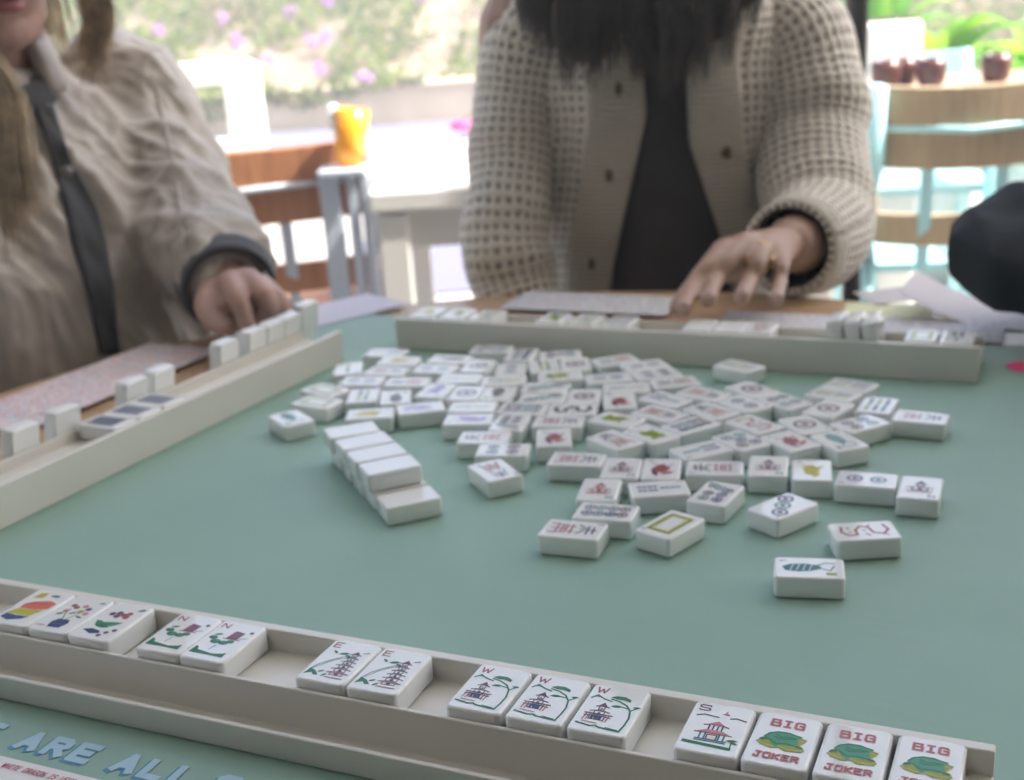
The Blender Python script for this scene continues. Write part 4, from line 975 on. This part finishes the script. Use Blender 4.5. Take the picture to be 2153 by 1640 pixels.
def skin(name, c): return mat(name, c, .48, .45, noise=(18, .07), bump=(220, .12, .0008), sss=.12)
def stool(P, label):
    r = empty('stool', P); tag(r, label, 'stool', 'stools under the players')
    b = MB(); b.tube([(0, 0, .425), (0, 0, .45)], .17, 28); b.build('seat', M['slat_tan'], r, bevel=.006)
    for a in (45, 135, 225, 315):
        b = MB(); b.tube([(.15*math.cos(R(a)), .15*math.sin(R(a)), 0), (.11*math.cos(R(a)), .11*math.sin(R(a)), .424)], .014, 10); b.build('leg', M['metal_leg'], r, True)
def trousers(parent, hip, f, mm):
    hip = Vector(hip); f = Vector(f).normalized(); s_ = Vector((f.y, -f.x, 0)); b = MB()
    b.ball(hip+Vector((0, 0, .02)), (.17, .15, .12), 16)
    for q in (-1, 1):
        h0 = hip+s_*q*.09; kn = h0+f*.40+Vector((0, 0, -.005)); an = kn+f*.03+Vector((0, 0, -.42))
        limb(b, [h0, h0.lerp(kn, .5), kn, kn.lerp(an, .5), an], [.085, .075, .06, .052, .042], 14, 22); b.ball(an+f*.06+Vector((0, 0, -.02)), (.045, .045, .03), 10)
        limb(b, [an, an+f*.14+Vector((0, 0, -.03))], [.035, .03], 10, 6)
    link('trousers', baked(b, .007, 6, name='trousers', mats=[mm]), parent)

# knit of the cardigan: an open grid of holes worked in the fabric's own coordinates (UV in metres)
def knit_mat(name, base, dark, pitch=.0088, hole=.42, rib=None):
    m = bpy.data.materials.new(name); m.use_nodes = True; n = m.node_tree; b_ = n.nodes['Principled BSDF']; L = n.links.new
    uv = n.nodes.new('ShaderNodeUVMap'); sp = n.nodes.new('ShaderNodeSeparateXYZ'); L(uv.outputs[0], sp.inputs[0])
    def mth(op, a, c=None):
        q = n.nodes.new('ShaderNodeMath'); q.operation = op
        for i, x in enumerate((a, c)):
            if x is None: continue
            if isinstance(x, (int, float)): q.inputs[i].default_value = x
            else: L(x, q.inputs[i])
        return q.outputs[0]
    k_ = 2*math.pi/pitch
    wn = n.nodes.new('ShaderNodeTexNoise'); wn.inputs['Scale'].default_value = 38; wn.inputs['Detail'].default_value = 3; L(uv.outputs[0], wn.inputs['Vector'])
    ws = n.nodes.new('ShaderNodeVectorMath'); ws.operation = 'SCALE'; ws.inputs['Scale'].default_value = .0085; L(wn.outputs['Color'], ws.inputs[0])
    wa = n.nodes.new('ShaderNodeVectorMath'); wa.operation = 'ADD'; L(uv.outputs[0], wa.inputs[0]); L(ws.outputs[0], wa.inputs[1]); L(wa.outputs[0], sp.inputs[0])
    cu = mth('COSINE', mth('MULTIPLY', sp.outputs[0], k_)); cv = mth('COSINE', mth('MULTIPLY', sp.outputs[1], k_*(.9 if rib is None else rib)))
    g = mth('ADD', mth('MULTIPLY', cu, .5), mth('MULTIPLY', cv, .5)) if rib is None else cv
    nz = n.nodes.new('ShaderNodeTexNoise'); nz.inputs['Scale'].default_value = 60; L(uv.outputs[0], nz.inputs['Vector'])
    g2 = mth('ADD', g, mth('MULTIPLY', mth('SUBTRACT', nz.outputs['Fac'], .5), .55))
    mr = n.nodes.new('ShaderNodeMapRange'); mr.interpolation_type = 'SMOOTHSTEP'; mr.inputs['From Min'].default_value = hole; mr.inputs['From Max'].default_value = hole+.32; L(g2, mr.inputs['Value'])
    mx = n.nodes.new('ShaderNodeMix'); mx.data_type = 'RGBA'; mx.inputs[6].default_value = (*base, 1); mx.inputs[7].default_value = (*dark, 1)
    L(mr.outputs[0], mx.inputs[0]); L(mx.outputs[2], b_.inputs['Base Color'])
    fine = n.nodes.new('ShaderNodeTexNoise'); fine.inputs['Scale'].default_value = 900; L(uv.outputs[0], fine.inputs['Vector'])
    hh = mth('ADD', mth('MULTIPLY', g, -1.0), mth('MULTIPLY', fine.outputs['Fac'], .5))
    bp = n.nodes.new('ShaderNodeBump'); bp.inputs['Strength'].default_value = .8; bp.inputs['Distance'].default_value = .002; L(hh, bp.inputs['Height']); L(bp.outputs[0], b_.inputs['Normal'])
    b_.inputs['Roughness'].default_value = .95; b_.inputs['Specular IOR Level'].default_value = .15; b_.inputs['Sheen Weight'].default_value = .25
    return m
class UVGrid:
    """open or closed grids with UVs in metres, joined as one garment"""
    def __init__(s): s.v = []; s.f = []; s.uv = []; s.mi = []
    def grid(s, rows, closed=False, mi=0):
        n_ = len(rows[0]); b0 = len(s.v); acc = 0.0; U_ = []
        mean = np.mean([np.r_[0, np.cumsum([(Vector(r[j+1])-Vector(r[j])).length for j in range(n_-1)])] for r in rows], axis=0)
        for i, r in enumerate(rows):
            if i: acc += np.mean([(Vector(r[j])-Vector(rows[i-1][j])).length for j in range(0, n_, 4)])
            for j in range(n_): s.v.append(tuple(r[j])); U_.append((mean[j], acc))
        for i in range(len(rows)-1):
            for j in range(n_-1):
                q = [i*n_+j, i*n_+j+1, (i+1)*n_+j+1, (i+1)*n_+j]
                s.f.append([b0+t for t in q]); s.uv.append([U_[t] for t in q]); s.mi.append(mi)
    def build(s, name, mats, parent, thick=.004):
        me = bpy.data.meshes.new(name); me.from_pydata(s.v, [], s.f)
        l = me.uv_layers.new(name='UVMap'); l.data.foreach_set('uv', np.array(s.uv).ravel())
        for mm in mats: me.materials.append(mm)
        me.polygons.foreach_set('material_index', s.mi); me.polygons.foreach_set('use_smooth', [True]*len(me.polygons)); me.update()
        o = link(name, me, parent); sm = o.modifiers.new('thick', 'SOLIDIFY'); sm.thickness = thick; sm.offset = 0
        return o
def sleeve_rows(pts, rad, n_=40, steps=46, wr=.004, seed=0, flat=1.0):
    P_ = spline(pts, steps); r_ = np.interp(np.linspace(0, len(pts)-1, steps), range(len(pts)), rad); rows = []; rn = random.Random(seed)
    ph = [rn.uniform(0, 6.28) for _ in range(6)]; u = None
    for i in range(steps):
        d = Vector(P_[min(i+1, steps-1)]-P_[max(i-1, 0)]).normalized()
        if u is None: u = d.cross(Vector((0, 1, .2))).normalized()
        u = (u-d*u.dot(d)).normalized(); w_ = d.cross(u); t = i/(steps-1); row = []
        for k_ in range(n_+1):
            a = 2*math.pi*k_/n_
            rr = r_[i]+wr*(math.sin(26*t+ph[0]+1.3*math.sin(a+ph[1]))*.6+math.sin(41*t+ph[2]+2*math.sin(a+ph[3]))*.4)*(.3+.7*math.sin(math.pi*min(1, t*1.1)))
            row.append(Vector(P_[i])+(u*math.cos(a)*flat+w_*math.sin(a))*rr)
        rows.append(row)
    return rows

# ---- player in the knit cardigan
SK1 = skin('tan_skin', (.47, .31, .235)); DK = mat('dark_brown', (.03, .02, .015), .4)
CX0 = at(1388, 300, 1.42).x
b = MB()
b.rings([ell(c_, rx, ry) for c_, rx, ry in (((CX0+.01, 1.50, .46), .14, .10), ((CX0+.01, 1.48, .58), .125, .09), ((CX0, 1.45, .72), .125, .085), ((CX0, 1.42, .86), .14, .088), ((CX0, 1.41, .95), .145, .08), ((CX0, 1.40, 1.01), .10, .06), ((CX0, 1.385, 1.05), .05, .048))])
P_, M3_ = head_shape(b, (CX0-.005, 1.275, 1.175), (-.10, -.70, -.72), (0, -.3, 1), 1.0)
limb(b, [(CX0, 1.40, 1.0), (CX0, 1.36, 1.07), (CX0, 1.31, 1.13)], [.055, .05, .05])
armR = [at(1095, 45, 1.39), at(1078, 250, 1.38), at(1070, 430, 1.345), at(1072, 545, 1.325), at(1106, 670, 1.302), at(1142, 750, 1.283)]
limb(b, armR, [.045, .042, .038, .036, .032, .026])
armL = [at(1690, 45, 1.39), at(1702, 220, 1.375), at(1708, 380, 1.33), at(1720, 480, 1.275), at(1692, 508, 1.215), at(1664, 514, 1.155)]
limb(b, armL, [.045, .042, .038, .036, .032, .026])
# left hand on the rack
kn = [at(1522, 525, 1.068), at(1562, 512, 1.078), at(1604, 518, 1.088), at(1641, 538, 1.098)]
ch = [[at(1490, 560, 1.042), at(1458, 598, 1.028), atz(1436, 652, .0350)], [at(1528, 552, 1.050), at(1504, 590, 1.036), atz(1488, 634, .0400)],
      [at(1590, 555, 1.058), at(1575, 592, 1.046), atz(1559, 628, .0420)], [at(1641, 565, 1.072), at(1639, 596, 1.060), atz(1631, 634, .0360)]]
hand(b, at(1655, 512, 1.145), kn, ch, [at(1590, 540, 1.11), at(1500, 575, 1.085), at(1450, 615, 1.070), at(1425, 648, 1.060)])
# right hand resting at the table edge
wr_ = at(1146, 760, 1.280)
k2 = [wr_+Vector(v) for v in ((.024, -.006, .008), (.026, -.018, .008), (.022, -.030, .006), (.012, -.038, .002))]
c2 = [[p_+Vector((.008, -.006, -.010)), p_+Vector((.002, -.004, -.020)), p_+Vector((-.008, .002, -.020))] for p_ in k2]
hand(b, wr_, k2, c2, [wr_+Vector((.012, -.006, .004)), wr_+Vector((.030, -.002, .002)), wr_+Vector((.044, -.012, -.006)), wr_+Vector((.046, -.028, -.012))], rw=.022)
pc_ = link('person', baked(b, .0028, 5, name='person', mats=[SK1]))
tag(pc_, 'person in cream knit cardigan with long dark hair touching the far rack', 'person')
face_parts(pc_, P_, M3_, mat('lip_brown', (.36, .14, .12), .4), DK)
nm_ = mat('nail_pale', (.55, .38, .32), .25, .6)
nails(pc_, [(ch[i][2]+Vector((0, -.004, .0055)), (0, -.75, .65)) for i in range(4)], nm_)
b = MB(); q = at(1592, 540, 1.073); b.tube([q+Vector((.0125*math.cos(t), .004*math.sin(t)-.002, .0125*math.sin(t))) for t in [2*math.pi*k_/20 for k_ in range(21)]], .0016, 6); b.build('finger_ring', mat('gold', (.75, .55, .25), .25, .5, 1), pc_, True)
CHAR = mat('charcoal_cotton', (.125, .122, .122), .9, .2, noise=(30, .08), bump=(400, .2, .0008), sheen=.3)  # shirt grey lifted so the colour carries some veiling glare
b = MB(); b.rings([ell(c_, rx, ry) for c_, rx, ry in (((CX0, 1.47, .56), .135, .10), ((CX0, 1.44, .72), .133, .096), ((CX0, 1.42, .86), .140, .097), ((CX0, 1.41, .95), .140, .092), ((CX0, 1.40, 1.02), .10, .072), ((CX0, 1.395, 1.055), .065, .062))])
link('shirt', baked(b, .006, 4, fn=lambda co, no: co+no*folds(co, .004, 26, (1, 1, .25), 4)[:, None], name='shirt', mats=[CHAR]), pc_)
# cardigan: body shell open at the front, two sleeves, button bands, cuffs
KN = knit_mat('cream_open_knit', (.86, .815, .725), (.27, .24, .195), .0100, .34); RB = knit_mat('cream_rib', (.84, .79, .69), (.56, .51, .43), .0056, .30, 1.0)
g = UVGrid(); zs = np.linspace(1.035, .655, 44); rows = []; bl = []; br = []
def opening(z):   # half openings (left, right) of the front edges, metres from the body axis
    return (np.interp(z, [.66, .74, .82, .90, .97, 1.03], [-.076, -.066, -.049, -.031, -.034, -.05]), np.interp(z, [.66, .74, .80, .87, .95, 1.03], [.070, .060, .040, .017, .014, .05]))
for i, z in enumerate(zs):
    rx = np.interp(z, [.66, .80, .92, 1.0, 1.035], [.150, .152, .156, .140, .105]); ry = np.interp(z, [.66, .80, .92, 1.0, 1.035], [.112, .114, .114, .10, .075]); cy = np.interp(z, [.66, .86, 1.035], [1.455, 1.42, 1.40])
    a, c = opening(z); ta, tc = math.asin(a/rx), math.asin(c/rx); row = []
    for k_ in range(73):
        t = tc+(2*math.pi+ta-tc)*k_/72; wv = .003*math.sin(9*t+14*z)+.002*math.sin(17*t-22*z)
        row.append((CX0+(rx+wv)*math.sin(t), cy-(ry+wv)*math.cos(t), z))
    rows.append(row)
    bl.append([(CX0+(rx+.005)*math.sin(t), cy-(ry+.005)*math.cos(t), z) for t in np.linspace(ta-.36, ta+.02, 12)]); br.append([(CX0+(rx+.005)*math.sin(t), cy-(ry+.005)*math.cos(t), z) for t in np.linspace(tc-.02, tc+.34, 12)])
g.grid(rows)
sL = sleeve_rows([at(1590, 25, 1.40), at(1672, 80, 1.38), at(1702, 200, 1.365), at(1706, 300, 1.345), at(1712, 400, 1.31), at(1722, 482, 1.265), at(1690, 512, 1.20), at(1660, 522, 1.160)], [.050, .055, .058, .057, .057, .055, .047, .040], seed=2, wr=.0035)
sR = sleeve_rows([at(1190, 12, 1.40), at(1112, 62, 1.385), at(1082, 200, 1.375), at(1074, 320, 1.36), at(1066, 440, 1.335), at(1066, 530, 1.325), at(1082, 598, 1.318), at(1112, 680, 1.300), at(1140, 745, 1.285)], [.044, .043, .042, .042, .044, .046, .045, .040, .032], seed=5, wr=.0035)
g.grid(sL); g.grid(sR)
cg_ = g.build('cardigan', [KN], pc_, .005)
g = UVGrid(); g.grid(bl); g.build('button_band', [RB], cg_, .005)
g = UVGrid(); g.grid(br); g.build('button_band', [RB], cg_, .005)
for rws, nm in ((sL, 'cuff'),):
    g = UVGrid(); cen = [sum(r_[:-1], Vector())/40 for r_ in rws[-5:]]
    g.grid([[c_+(Vector(p_)-c_)*1.05 for p_ in r_] for r_, c_ in zip(rws[-5:], cen)]); g.build(nm, [RB], cg_, .006)
for i_ in (12, 22, 33):
    b = MB(); p_ = Vector(bl[i_][6]); b.ball(p_+Vector((0, -.004, 0)), (.0038, .003, .0068), 10); b.build('button', mat('brown_button', (.16, .12, .07), .4), cg_, True)
b = MB(); p_ = Vector(br[20][7]); b.ball(p_+Vector((0, -.004, 0)), (.006, .004, .006), 10); b.build('button', mat('olive_button', (.14, .11, .04), .4), cg_, True)
rnd = random.Random(4); hg = []
hc = Vector((CX0-.005, 1.275, 1.175))
EX = [1085, 1110, 1160, 1205, 1265, 1292, 1312, 1335, 1395, 1450, 1500, 1555, 1600]; EY = [20, 95, 160, 192, 188, 135, 118, 160, 200, 196, 165, 105, 25]
def hair_strand(x, y_end, dep, u):
    top = hc+Vector(((x-1345)/255*.07, -.03-.03*u, .085)); xm = 1345+(x-1345)*.94
    return [top, top+Vector(((x-1345)/255*.022, -.035, -.045)), at(xm, -70, 1.235+dep), at(x, (y_end-70)*.45, 1.262+dep), at(x-(x-1345)*.03, y_end, 1.290+dep)]
for i in range(210):
    x = rnd.uniform(1088, 1596); ye = np.interp(x, EX, EY)+14-rnd.random()**1.3*95
    hg.append((hair_strand(x, ye, rnd.uniform(-.006, .012), rnd.random()), .008, .007, 14, .0008))
for i in range(14):                                   # over the crown and the back
    a = rnd.uniform(.4, 2.7)
    hg.append(([hc+Vector((0, .01, .11)), hc+Vector((.08*math.cos(a), .03+.06*math.sin(a), .06)), hc+Vector((.085*math.cos(a), .06+.07*math.sin(a), -.04)), hc+Vector((.09*math.cos(a), .09+.08*math.sin(a), -.16))], .03, .03, 26, .002))
HM1 = mat('dark_hair', (.17, .16, .15), .55, .4)  # hair colour lightened to carry the veiling glare
mb = hair_locks(hg, rnd); mb.ball(hc+Vector((0, .0, .03)), (.084, .098, .088), 16)
cols = [[Vector(p_) for p_ in spline(hair_strand(x, np.interp(x, EX, EY)-60, .012, .5), 14)] for x in np.linspace(1100, 1588, 40)]
mb.add([p_ for c_ in cols for p_ in c_], [(i*14+j, (i+1)*14+j, (i+1)*14+j+1, i*14+j+1) for i in range(39) for j in range(13)])
mb.build('hair', HM1, pc_, True)
trousers(pc_, (CX0+.01, 1.50, .54), (-.35, -1, 0), mat('dark_trousers', (.04, .045, .06), .9)); stool((CX0+.01, 1.52, 0), 'round stool under the player in the knit cardigan')

# ---- player in the taupe jacket
SK2 = skin('pink_skin', (.52, .33, .275)); f2 = Vector((.68, -.73, 0)).normalized(); s2 = Vector((-f2.y, f2.x, 0)); yw = math.atan2(s2.y, s2.x)
T2 = Vector((-.505, 1.275, 0))
b = MB()
b.rings([ell(T2+Vector((0, 0, z)), rx, ry, yw) for z, rx, ry in ((.46, .15, .11), (.6, .14, .10), (.75, .13, .09), (.84, .13, .085), (.90, .11, .07), (.95, .07, .055))])
hc2 = Vector((-.462, 1.222, 1.124))
P2, M2 = head_shape(b, hc2, (.62, -.74, -.34), (0, 0, 1), 1.0)
limb(b, [T2+Vector((0, 0, .95)), T2+Vector((.012, -.012, 1.01)), hc2+Vector((-.012, .014, -.03))], [.062, .052, .05])
a2 = [at(262, 225, 1.375), at(330, 320, 1.35), at(400, 430, 1.29), at(455, 530, 1.20), at(480, 600, 1.125)]
limb(b, a2, [.036, .036, .036, .034, .027])
a3 = [T2-s2*.165+Vector((0, 0, .92)), T2-s2*.21+f2*.02+Vector((0, 0, .74)), T2-s2*.17+f2*.13+Vector((0, 0, .645)), T2-s2*.08+f2*.22+Vector((0, 0, .635))]
limb(b, a3, [.04, .04, .036, .027])
kn = [at(486, 592, 1.072), at(522, 585, 1.078), at(552, 600, 1.088), at(574, 622, 1.098)]
ch = [[at(500, 628, 1.045), at(515, 665, 1.040), at(522, 706, 1.036)], [at(556, 622, 1.050), at(566, 655, 1.052), at(546, 672, 1.066)],
      [at(580, 628, 1.062), at(586, 655, 1.066), at(566, 668, 1.080)], [at(597, 642, 1.078), at(600, 660, 1.082), at(582, 670, 1.092)]]
hand(b, at(478, 612, 1.125), kn, ch, [at(455, 618, 1.105), at(437, 645, 1.080), at(452, 676, 1.062), at(482, 690, 1.050)], rw=.027)
w3 = a3[-1]; k3 = [w3+f2*.075+s2*v for v in (.03, .01, -.01, -.028)]
hand(b, w3, k3, [[p_+f2*.03+Vector((0, 0, -.006)), p_+f2*.045+Vector((0, 0, -.015)), p_+f2*.05+Vector((0, 0, -.022))] for p_ in k3], [w3+s2*.02, w3+s2*.045+f2*.03, w3+s2*.05+f2*.055, w3+s2*.045+f2*.075])
b.ball(at(535, 628, 1.088), (.024, .020, .022), 12); b.ball(at(500, 640, 1.085), (.020, .020, .022), 12)
pl_ = link('person', baked(b, .0028, 5, name='person', mats=[SK2]))
tag(pl_, 'person in taupe padded jacket with blond hair reaching to the left rack', 'person')
face_parts(pl_, P2, M2, mat('lip_rose', (.42, .16, .16), .4), DK)
nails(pl_, [(ch[0][2]+Vector((0, -.006, .003)), (0, -.9, .3))], nm_)
JK = mat('taupe_nylon', (.49, .45, .40), .46, .45, noise=(14, .06), bump=(70, .25, .002), sheen=.15)
b = MB()
b.rings([ell(T2+f2*o_+Vector((0, 0, z)), rx, ry, yw) for z, rx, ry, o_ in ((.56, .20, .155, .02), (.68, .205, .165, .03), (.80, .195, .155, .025), (.88, .18, .135, .01), (.935, .15, .105, 0), (.97, .105, .085, 0), (.99, .085, .075, 0))])
jl = [at(215, 165, 1.385), at(272, 205, 1.375), at(322, 310, 1.35), at(366, 415, 1.295), at(416, 505, 1.215), at(456, 572, 1.150)]
limb(b, [at(250, 420, 1.33), at(310, 560, 1.30), at(350, 660, 1.27)], [.08, .075, .06], 16, 12)
limb(b, jl, [.055, .062, .063, .062, .058, .050], 18, 20)
limb(b, a3[:3]+[T2-s2*.09+f2*.21+Vector((0, 0, .635))], [.070, .066, .058, .045], 18, 16)
jm = baked(b, .0045, 7, fn=lambda co, no: co+no*(folds(co, .0072, 34, (1, 1, .28), 8, 1.35)+folds(co, .0034, 66, (1, 1, .34), 12, 1.4)+folds(co, .0014, 120, (1, 1, .6), 15, 1.3))[:, None], name='jacket', mats=[JK])
jk_ = link('jacket', jm, pl_)
bm = bmesh.new(); bm.from_mesh(jm); tree = BVHTree.FromBMesh(bm); bm.free()
def on(px, py, off=.003):
    d = (at(px, py, 1.0)-CAM).normalized(); h = tree.ray_cast(CAM, d)
    return (h[0]-d*off) if h[0] is not None else at(px, py, 1.2)
ROWS = [(222, 72, 108), (280, 92, 128), (340, 112, 150), (400, 128, 184), (450, 142, 208), (520, 158, 224), (600, 180, 236), (680, 200, 244), (745, 214, 250)]
ys = np.linspace(222, 745, 30); rows = []
for y in ys:
    x0, x1 = np.interp(y, [r_[0] for r_ in ROWS], [r_[1] for r_ in ROWS]), np.interp(y, [r_[0] for r_ in ROWS], [r_[2] for r_ in ROWS])
    rows.append([on(x0+(x1-x0)*k_/6, y, .004) for k_ in range(7)])
g = UVGrid(); g.grid(rows); BK = mat('black_knit', (.075, .077, .082), .85, .25, bump=(300, .3, .001), sheen=.25)  # black knit made greyer in colour to imitate veiling glare
g.build('zip_placket', [BK], jk_, .006)
b = MB(); p_ = on(140, 362, .008); b.ball(p_, (.006, .003, .006), 10); b.build('snap', mat('dull_metal', (.35, .34, .33), .4, .5, .8), jk_, True)
g = UVGrid(); cw = at(482, 606, 1.118); ax = (at(500, 640, 1.06)-at(460, 555, 1.17)).normalized(); uu = ax.cross(Vector((0, 0, 1))).normalized(); ww = ax.cross(uu)
g.grid([[cw+ax*(-.026+.008*i)+(uu*math.cos(t)*1.04+ww*math.sin(t))*(.0425-.0012*i) for t in np.linspace(0, 2*math.pi, 33)] for i in range(5)]); g.build('cuff', [BK], jk_, .005)
b = MB(); sp_ = [on(x_, y_, .001) for x_, y_ in zip(np.interp(np.linspace(0, 4, 24), range(5), (318, 346, 372, 384, 384)), np.interp(np.linspace(0, 4, 24), range(5), (150, 260, 380, 490, 560)))]
b.tube([Vector(p_) for p_ in spline(sp_[::3], 30)], .0013, 8); b.build('sleeve_seam', JK, jk_, True)
# collar
g = UVGrid(); nb = T2+f2*.018+Vector((0, 0, .972)); g.grid([[nb+(s2*math.cos(t)*(.078-.003*i)+f2*math.sin(t)*(.068-.002*i))+Vector((0, 0, .010*i-.012*math.sin(t))) for t in np.linspace(math.pi/2+.5, math.pi/2+2*math.pi-.5, 40)] for i in range(6)]); g.build('collar', [JK], jk_, .010)
b = MB(); limb(b, [nb-s2*.05+f2*.03, nb+f2*.06+Vector((0, 0, -.02)), nb+s2*.05+f2*.03], [.02, .022, .02], 12, 14); b.build('undershirt', BK, pl_, True)
rnd = random.Random(9); hg = []
for i in range(34):       # locks on the far side of the face, lit from behind
    j = rnd.gauss(0, .8); k_ = rnd.uniform(0, 1)
    hg.append(([hc2+s2*.055+Vector((0, .0, .10)), hc2+s2*(.085+.006*j)+f2*(.02+.012*j)+Vector((0, 0, .02)), at(206+22*j, 25, 1.272-.01*k_), at(200+24*j, 80, 1.275-.012*k_), at(190+26*j, 120+70*k_, 1.275-.012*k_)], .006, .006, 16, .0006))
for i in range(34):       # locks on the near side falling over the jacket front
    j = rnd.gauss(0, .8); k_ = rnd.uniform(0, 1)
    hg.append(([hc2-s2*.06+Vector((0, 0, .09)), hc2-s2*.09+f2*.05, at(-24+18*j, 160, 1.10), at(0+22*j, 300, 1.09), at(16+24*j, 400, 1.088), at(30+26*j, 440+110*k_, 1.085)], .007, .009, 16, .0007))
for i in range(16):
    a = rnd.uniform(.5, 2.6); c_, n_ = math.cos(a), math.sin(a); d_ = s2*c_-f2*n_
    hg.append(([hc2+Vector((0, 0, .11)), hc2+d_*.085+Vector((0, 0, .05)), hc2+d_*.10+Vector((0, 0, -.04)), hc2+d_*.115+Vector((0, 0, -.15))], .03, .03, 26, .0018))
mb = hair_locks(hg, rnd); mb.ball(hc2-f2*.018+Vector((0, 0, .035)), (.083, .083, .083), 16)
mb.build('hair', mat('dark_blond_hair', (.66, .54, .38), .36, .5, noise=(60, .4)), pl_, True)
trousers(pl_, (T2.x, T2.y, .54), f2, mat('grey_trousers', (.10, .10, .11), .9)); stool((T2.x, T2.y, 0), 'round stool under the player in the taupe jacket')

# ---- player in black at the right, only an elbow in the picture
f3 = Vector((-.95, -.25, 0)).normalized(); s3 = Vector((-f3.y, f3.x, 0)); yw3 = math.atan2(s3.y, s3.x); T3 = Vector((.80, 1.02, 0))
el_ = at(2098, 532, .985)
b = MB()
b.rings([ell(T3+Vector((0, 0, z)), rx, ry, yw3) for z, rx, ry in ((.46, .15, .11), (.6, .14, .10), (.75, .14, .10), (.9, .15, .10), (.98, .14, .085), (1.03, .07, .055))])
P3, M3b = head_shape(b, T3+f3*.06+Vector((0, 0, 1.17)), (-.9, -.3, -.35), (0, 0, 1)); limb(b, [T3+Vector((0, 0, 1.0)), T3+f3*.04+Vector((0, 0, 1.10))], [.055, .052])
sh = T3-s3*.16+Vector((0, 0, .93)); wr3 = Vector((.56, .80, .785))
limb(b, [sh, sh.lerp(el_, .5), el_+Vector((.012, 0, 0)), el_.lerp(wr3, .5), wr3], [.048, .042, .036, .032, .025])
k3 = [wr3+Vector((-.035, -.06, -.004))+Vector((.018*i, -.004*i, 0)) for i in range(4)]
hand(b, wr3, k3, [[p_+Vector((-.008, -.026, -.006)), p_+Vector((-.010, -.040, -.014)), p_+Vector((-.010, -.048, -.020))] for p_ in k3], [wr3+Vector((-.02, -.01, 0)), wr3+Vector((-.045, -.025, -.004)), wr3+Vector((-.058, -.045, -.008)), wr3+Vector((-.062, -.062, -.014))])
sh2 = T3+s3*.16+Vector((0, 0, .97)); limb(b, [sh2, sh2+f3*.06+Vector((0, 0, -.17)), sh2+f3*.2+Vector((0, 0, -.2))], [.048, .04, .027])
pr_ = link('person', baked(b, .004, 5, name='person', mats=[SK1])); tag(pr_, 'person in black sweater at the right edge, elbow on the table', 'person')
face_parts(pr_, P3, M3b, mat('lip_brown2', (.36, .14, .12), .4), DK)
b = MB()
b.rings([ell(T3+Vector((0, 0, z)), rx, ry, yw3) for z, rx, ry in ((.56, .18, .14), (.7, .175, .135), (.9, .175, .125), (.98, .15, .10), (1.03, .085, .07))])
limb(b, [sh, sh.lerp(el_, .5)+Vector((0, 0, -.020)), el_, el_.lerp(wr3, .45), el_.lerp(wr3, .9)], [.062, .054, .041, .042, .035], 18, 20)
limb(b, [sh2, sh2+f3*.06+Vector((0, 0, -.17)), sh2+f3*.18+Vector((0, 0, -.2))], [.062, .055, .04])
link('sweater', baked(b, .005, 6, fn=lambda co, no: co+no*folds(co, .0075, 30, (1, .6, 1), 3, 1.3)[:, None], name='sweater', mats=[mat('black_sweater', (.018, .024, .026), .75, .35, bump=(200, .2, .001))]), pr_)
mb = MB(); h3 = T3+f3*.06+Vector((0, 0, 1.17)); mb.ball(h3-f3*.02+Vector((0, 0, .035)), (.084, .084, .084), 14)
rnd = random.Random(2); mb2 = hair_locks([([h3+Vector((0, 0, .11)), h3+(s3*math.cos(a)-f3*math.sin(a))*.09+Vector((0, 0, .04)), h3+(s3*math.cos(a)-f3*math.sin(a))*.11+Vector((0, 0, -.14))], .03, .03, 24, .002) for a in [rnd.uniform(-.2, 3.3) for _ in range(14)]], rnd)
mb.add(mb2.v, mb2.f); mb.build('hair', DK, pr_, True)
trousers(pr_, (T3.x, T3.y, .54), f3, mat('black_trousers', (.02, .02, .02), .9)); stool((T3.x, T3.y, 0), 'round stool under the player in the black sweater')

# ------------------------------------------------------------------ added haze imitating lens glare
HZ = bpy.data.materials.new('glare_haze_volume'); HZ.use_nodes = True; n = HZ.node_tree; n.nodes.clear()
pv = n.nodes.new('ShaderNodeVolumePrincipled'); pv.inputs['Color'].default_value = (.95, .95, .95, 1); pv.inputs['Density'].default_value = .026; pv.inputs['Anisotropy'].default_value = .3
ou = n.nodes.new('ShaderNodeOutputMaterial'); n.links.new(pv.outputs[0], ou.inputs['Volume'])
b = MB(); b.box((0, 60, 1.14), (244, 246, 4.4)); tag(b.build('glare_haze', HZ), kind='stuff')  # thin volume added round the scene to imitate lens glare
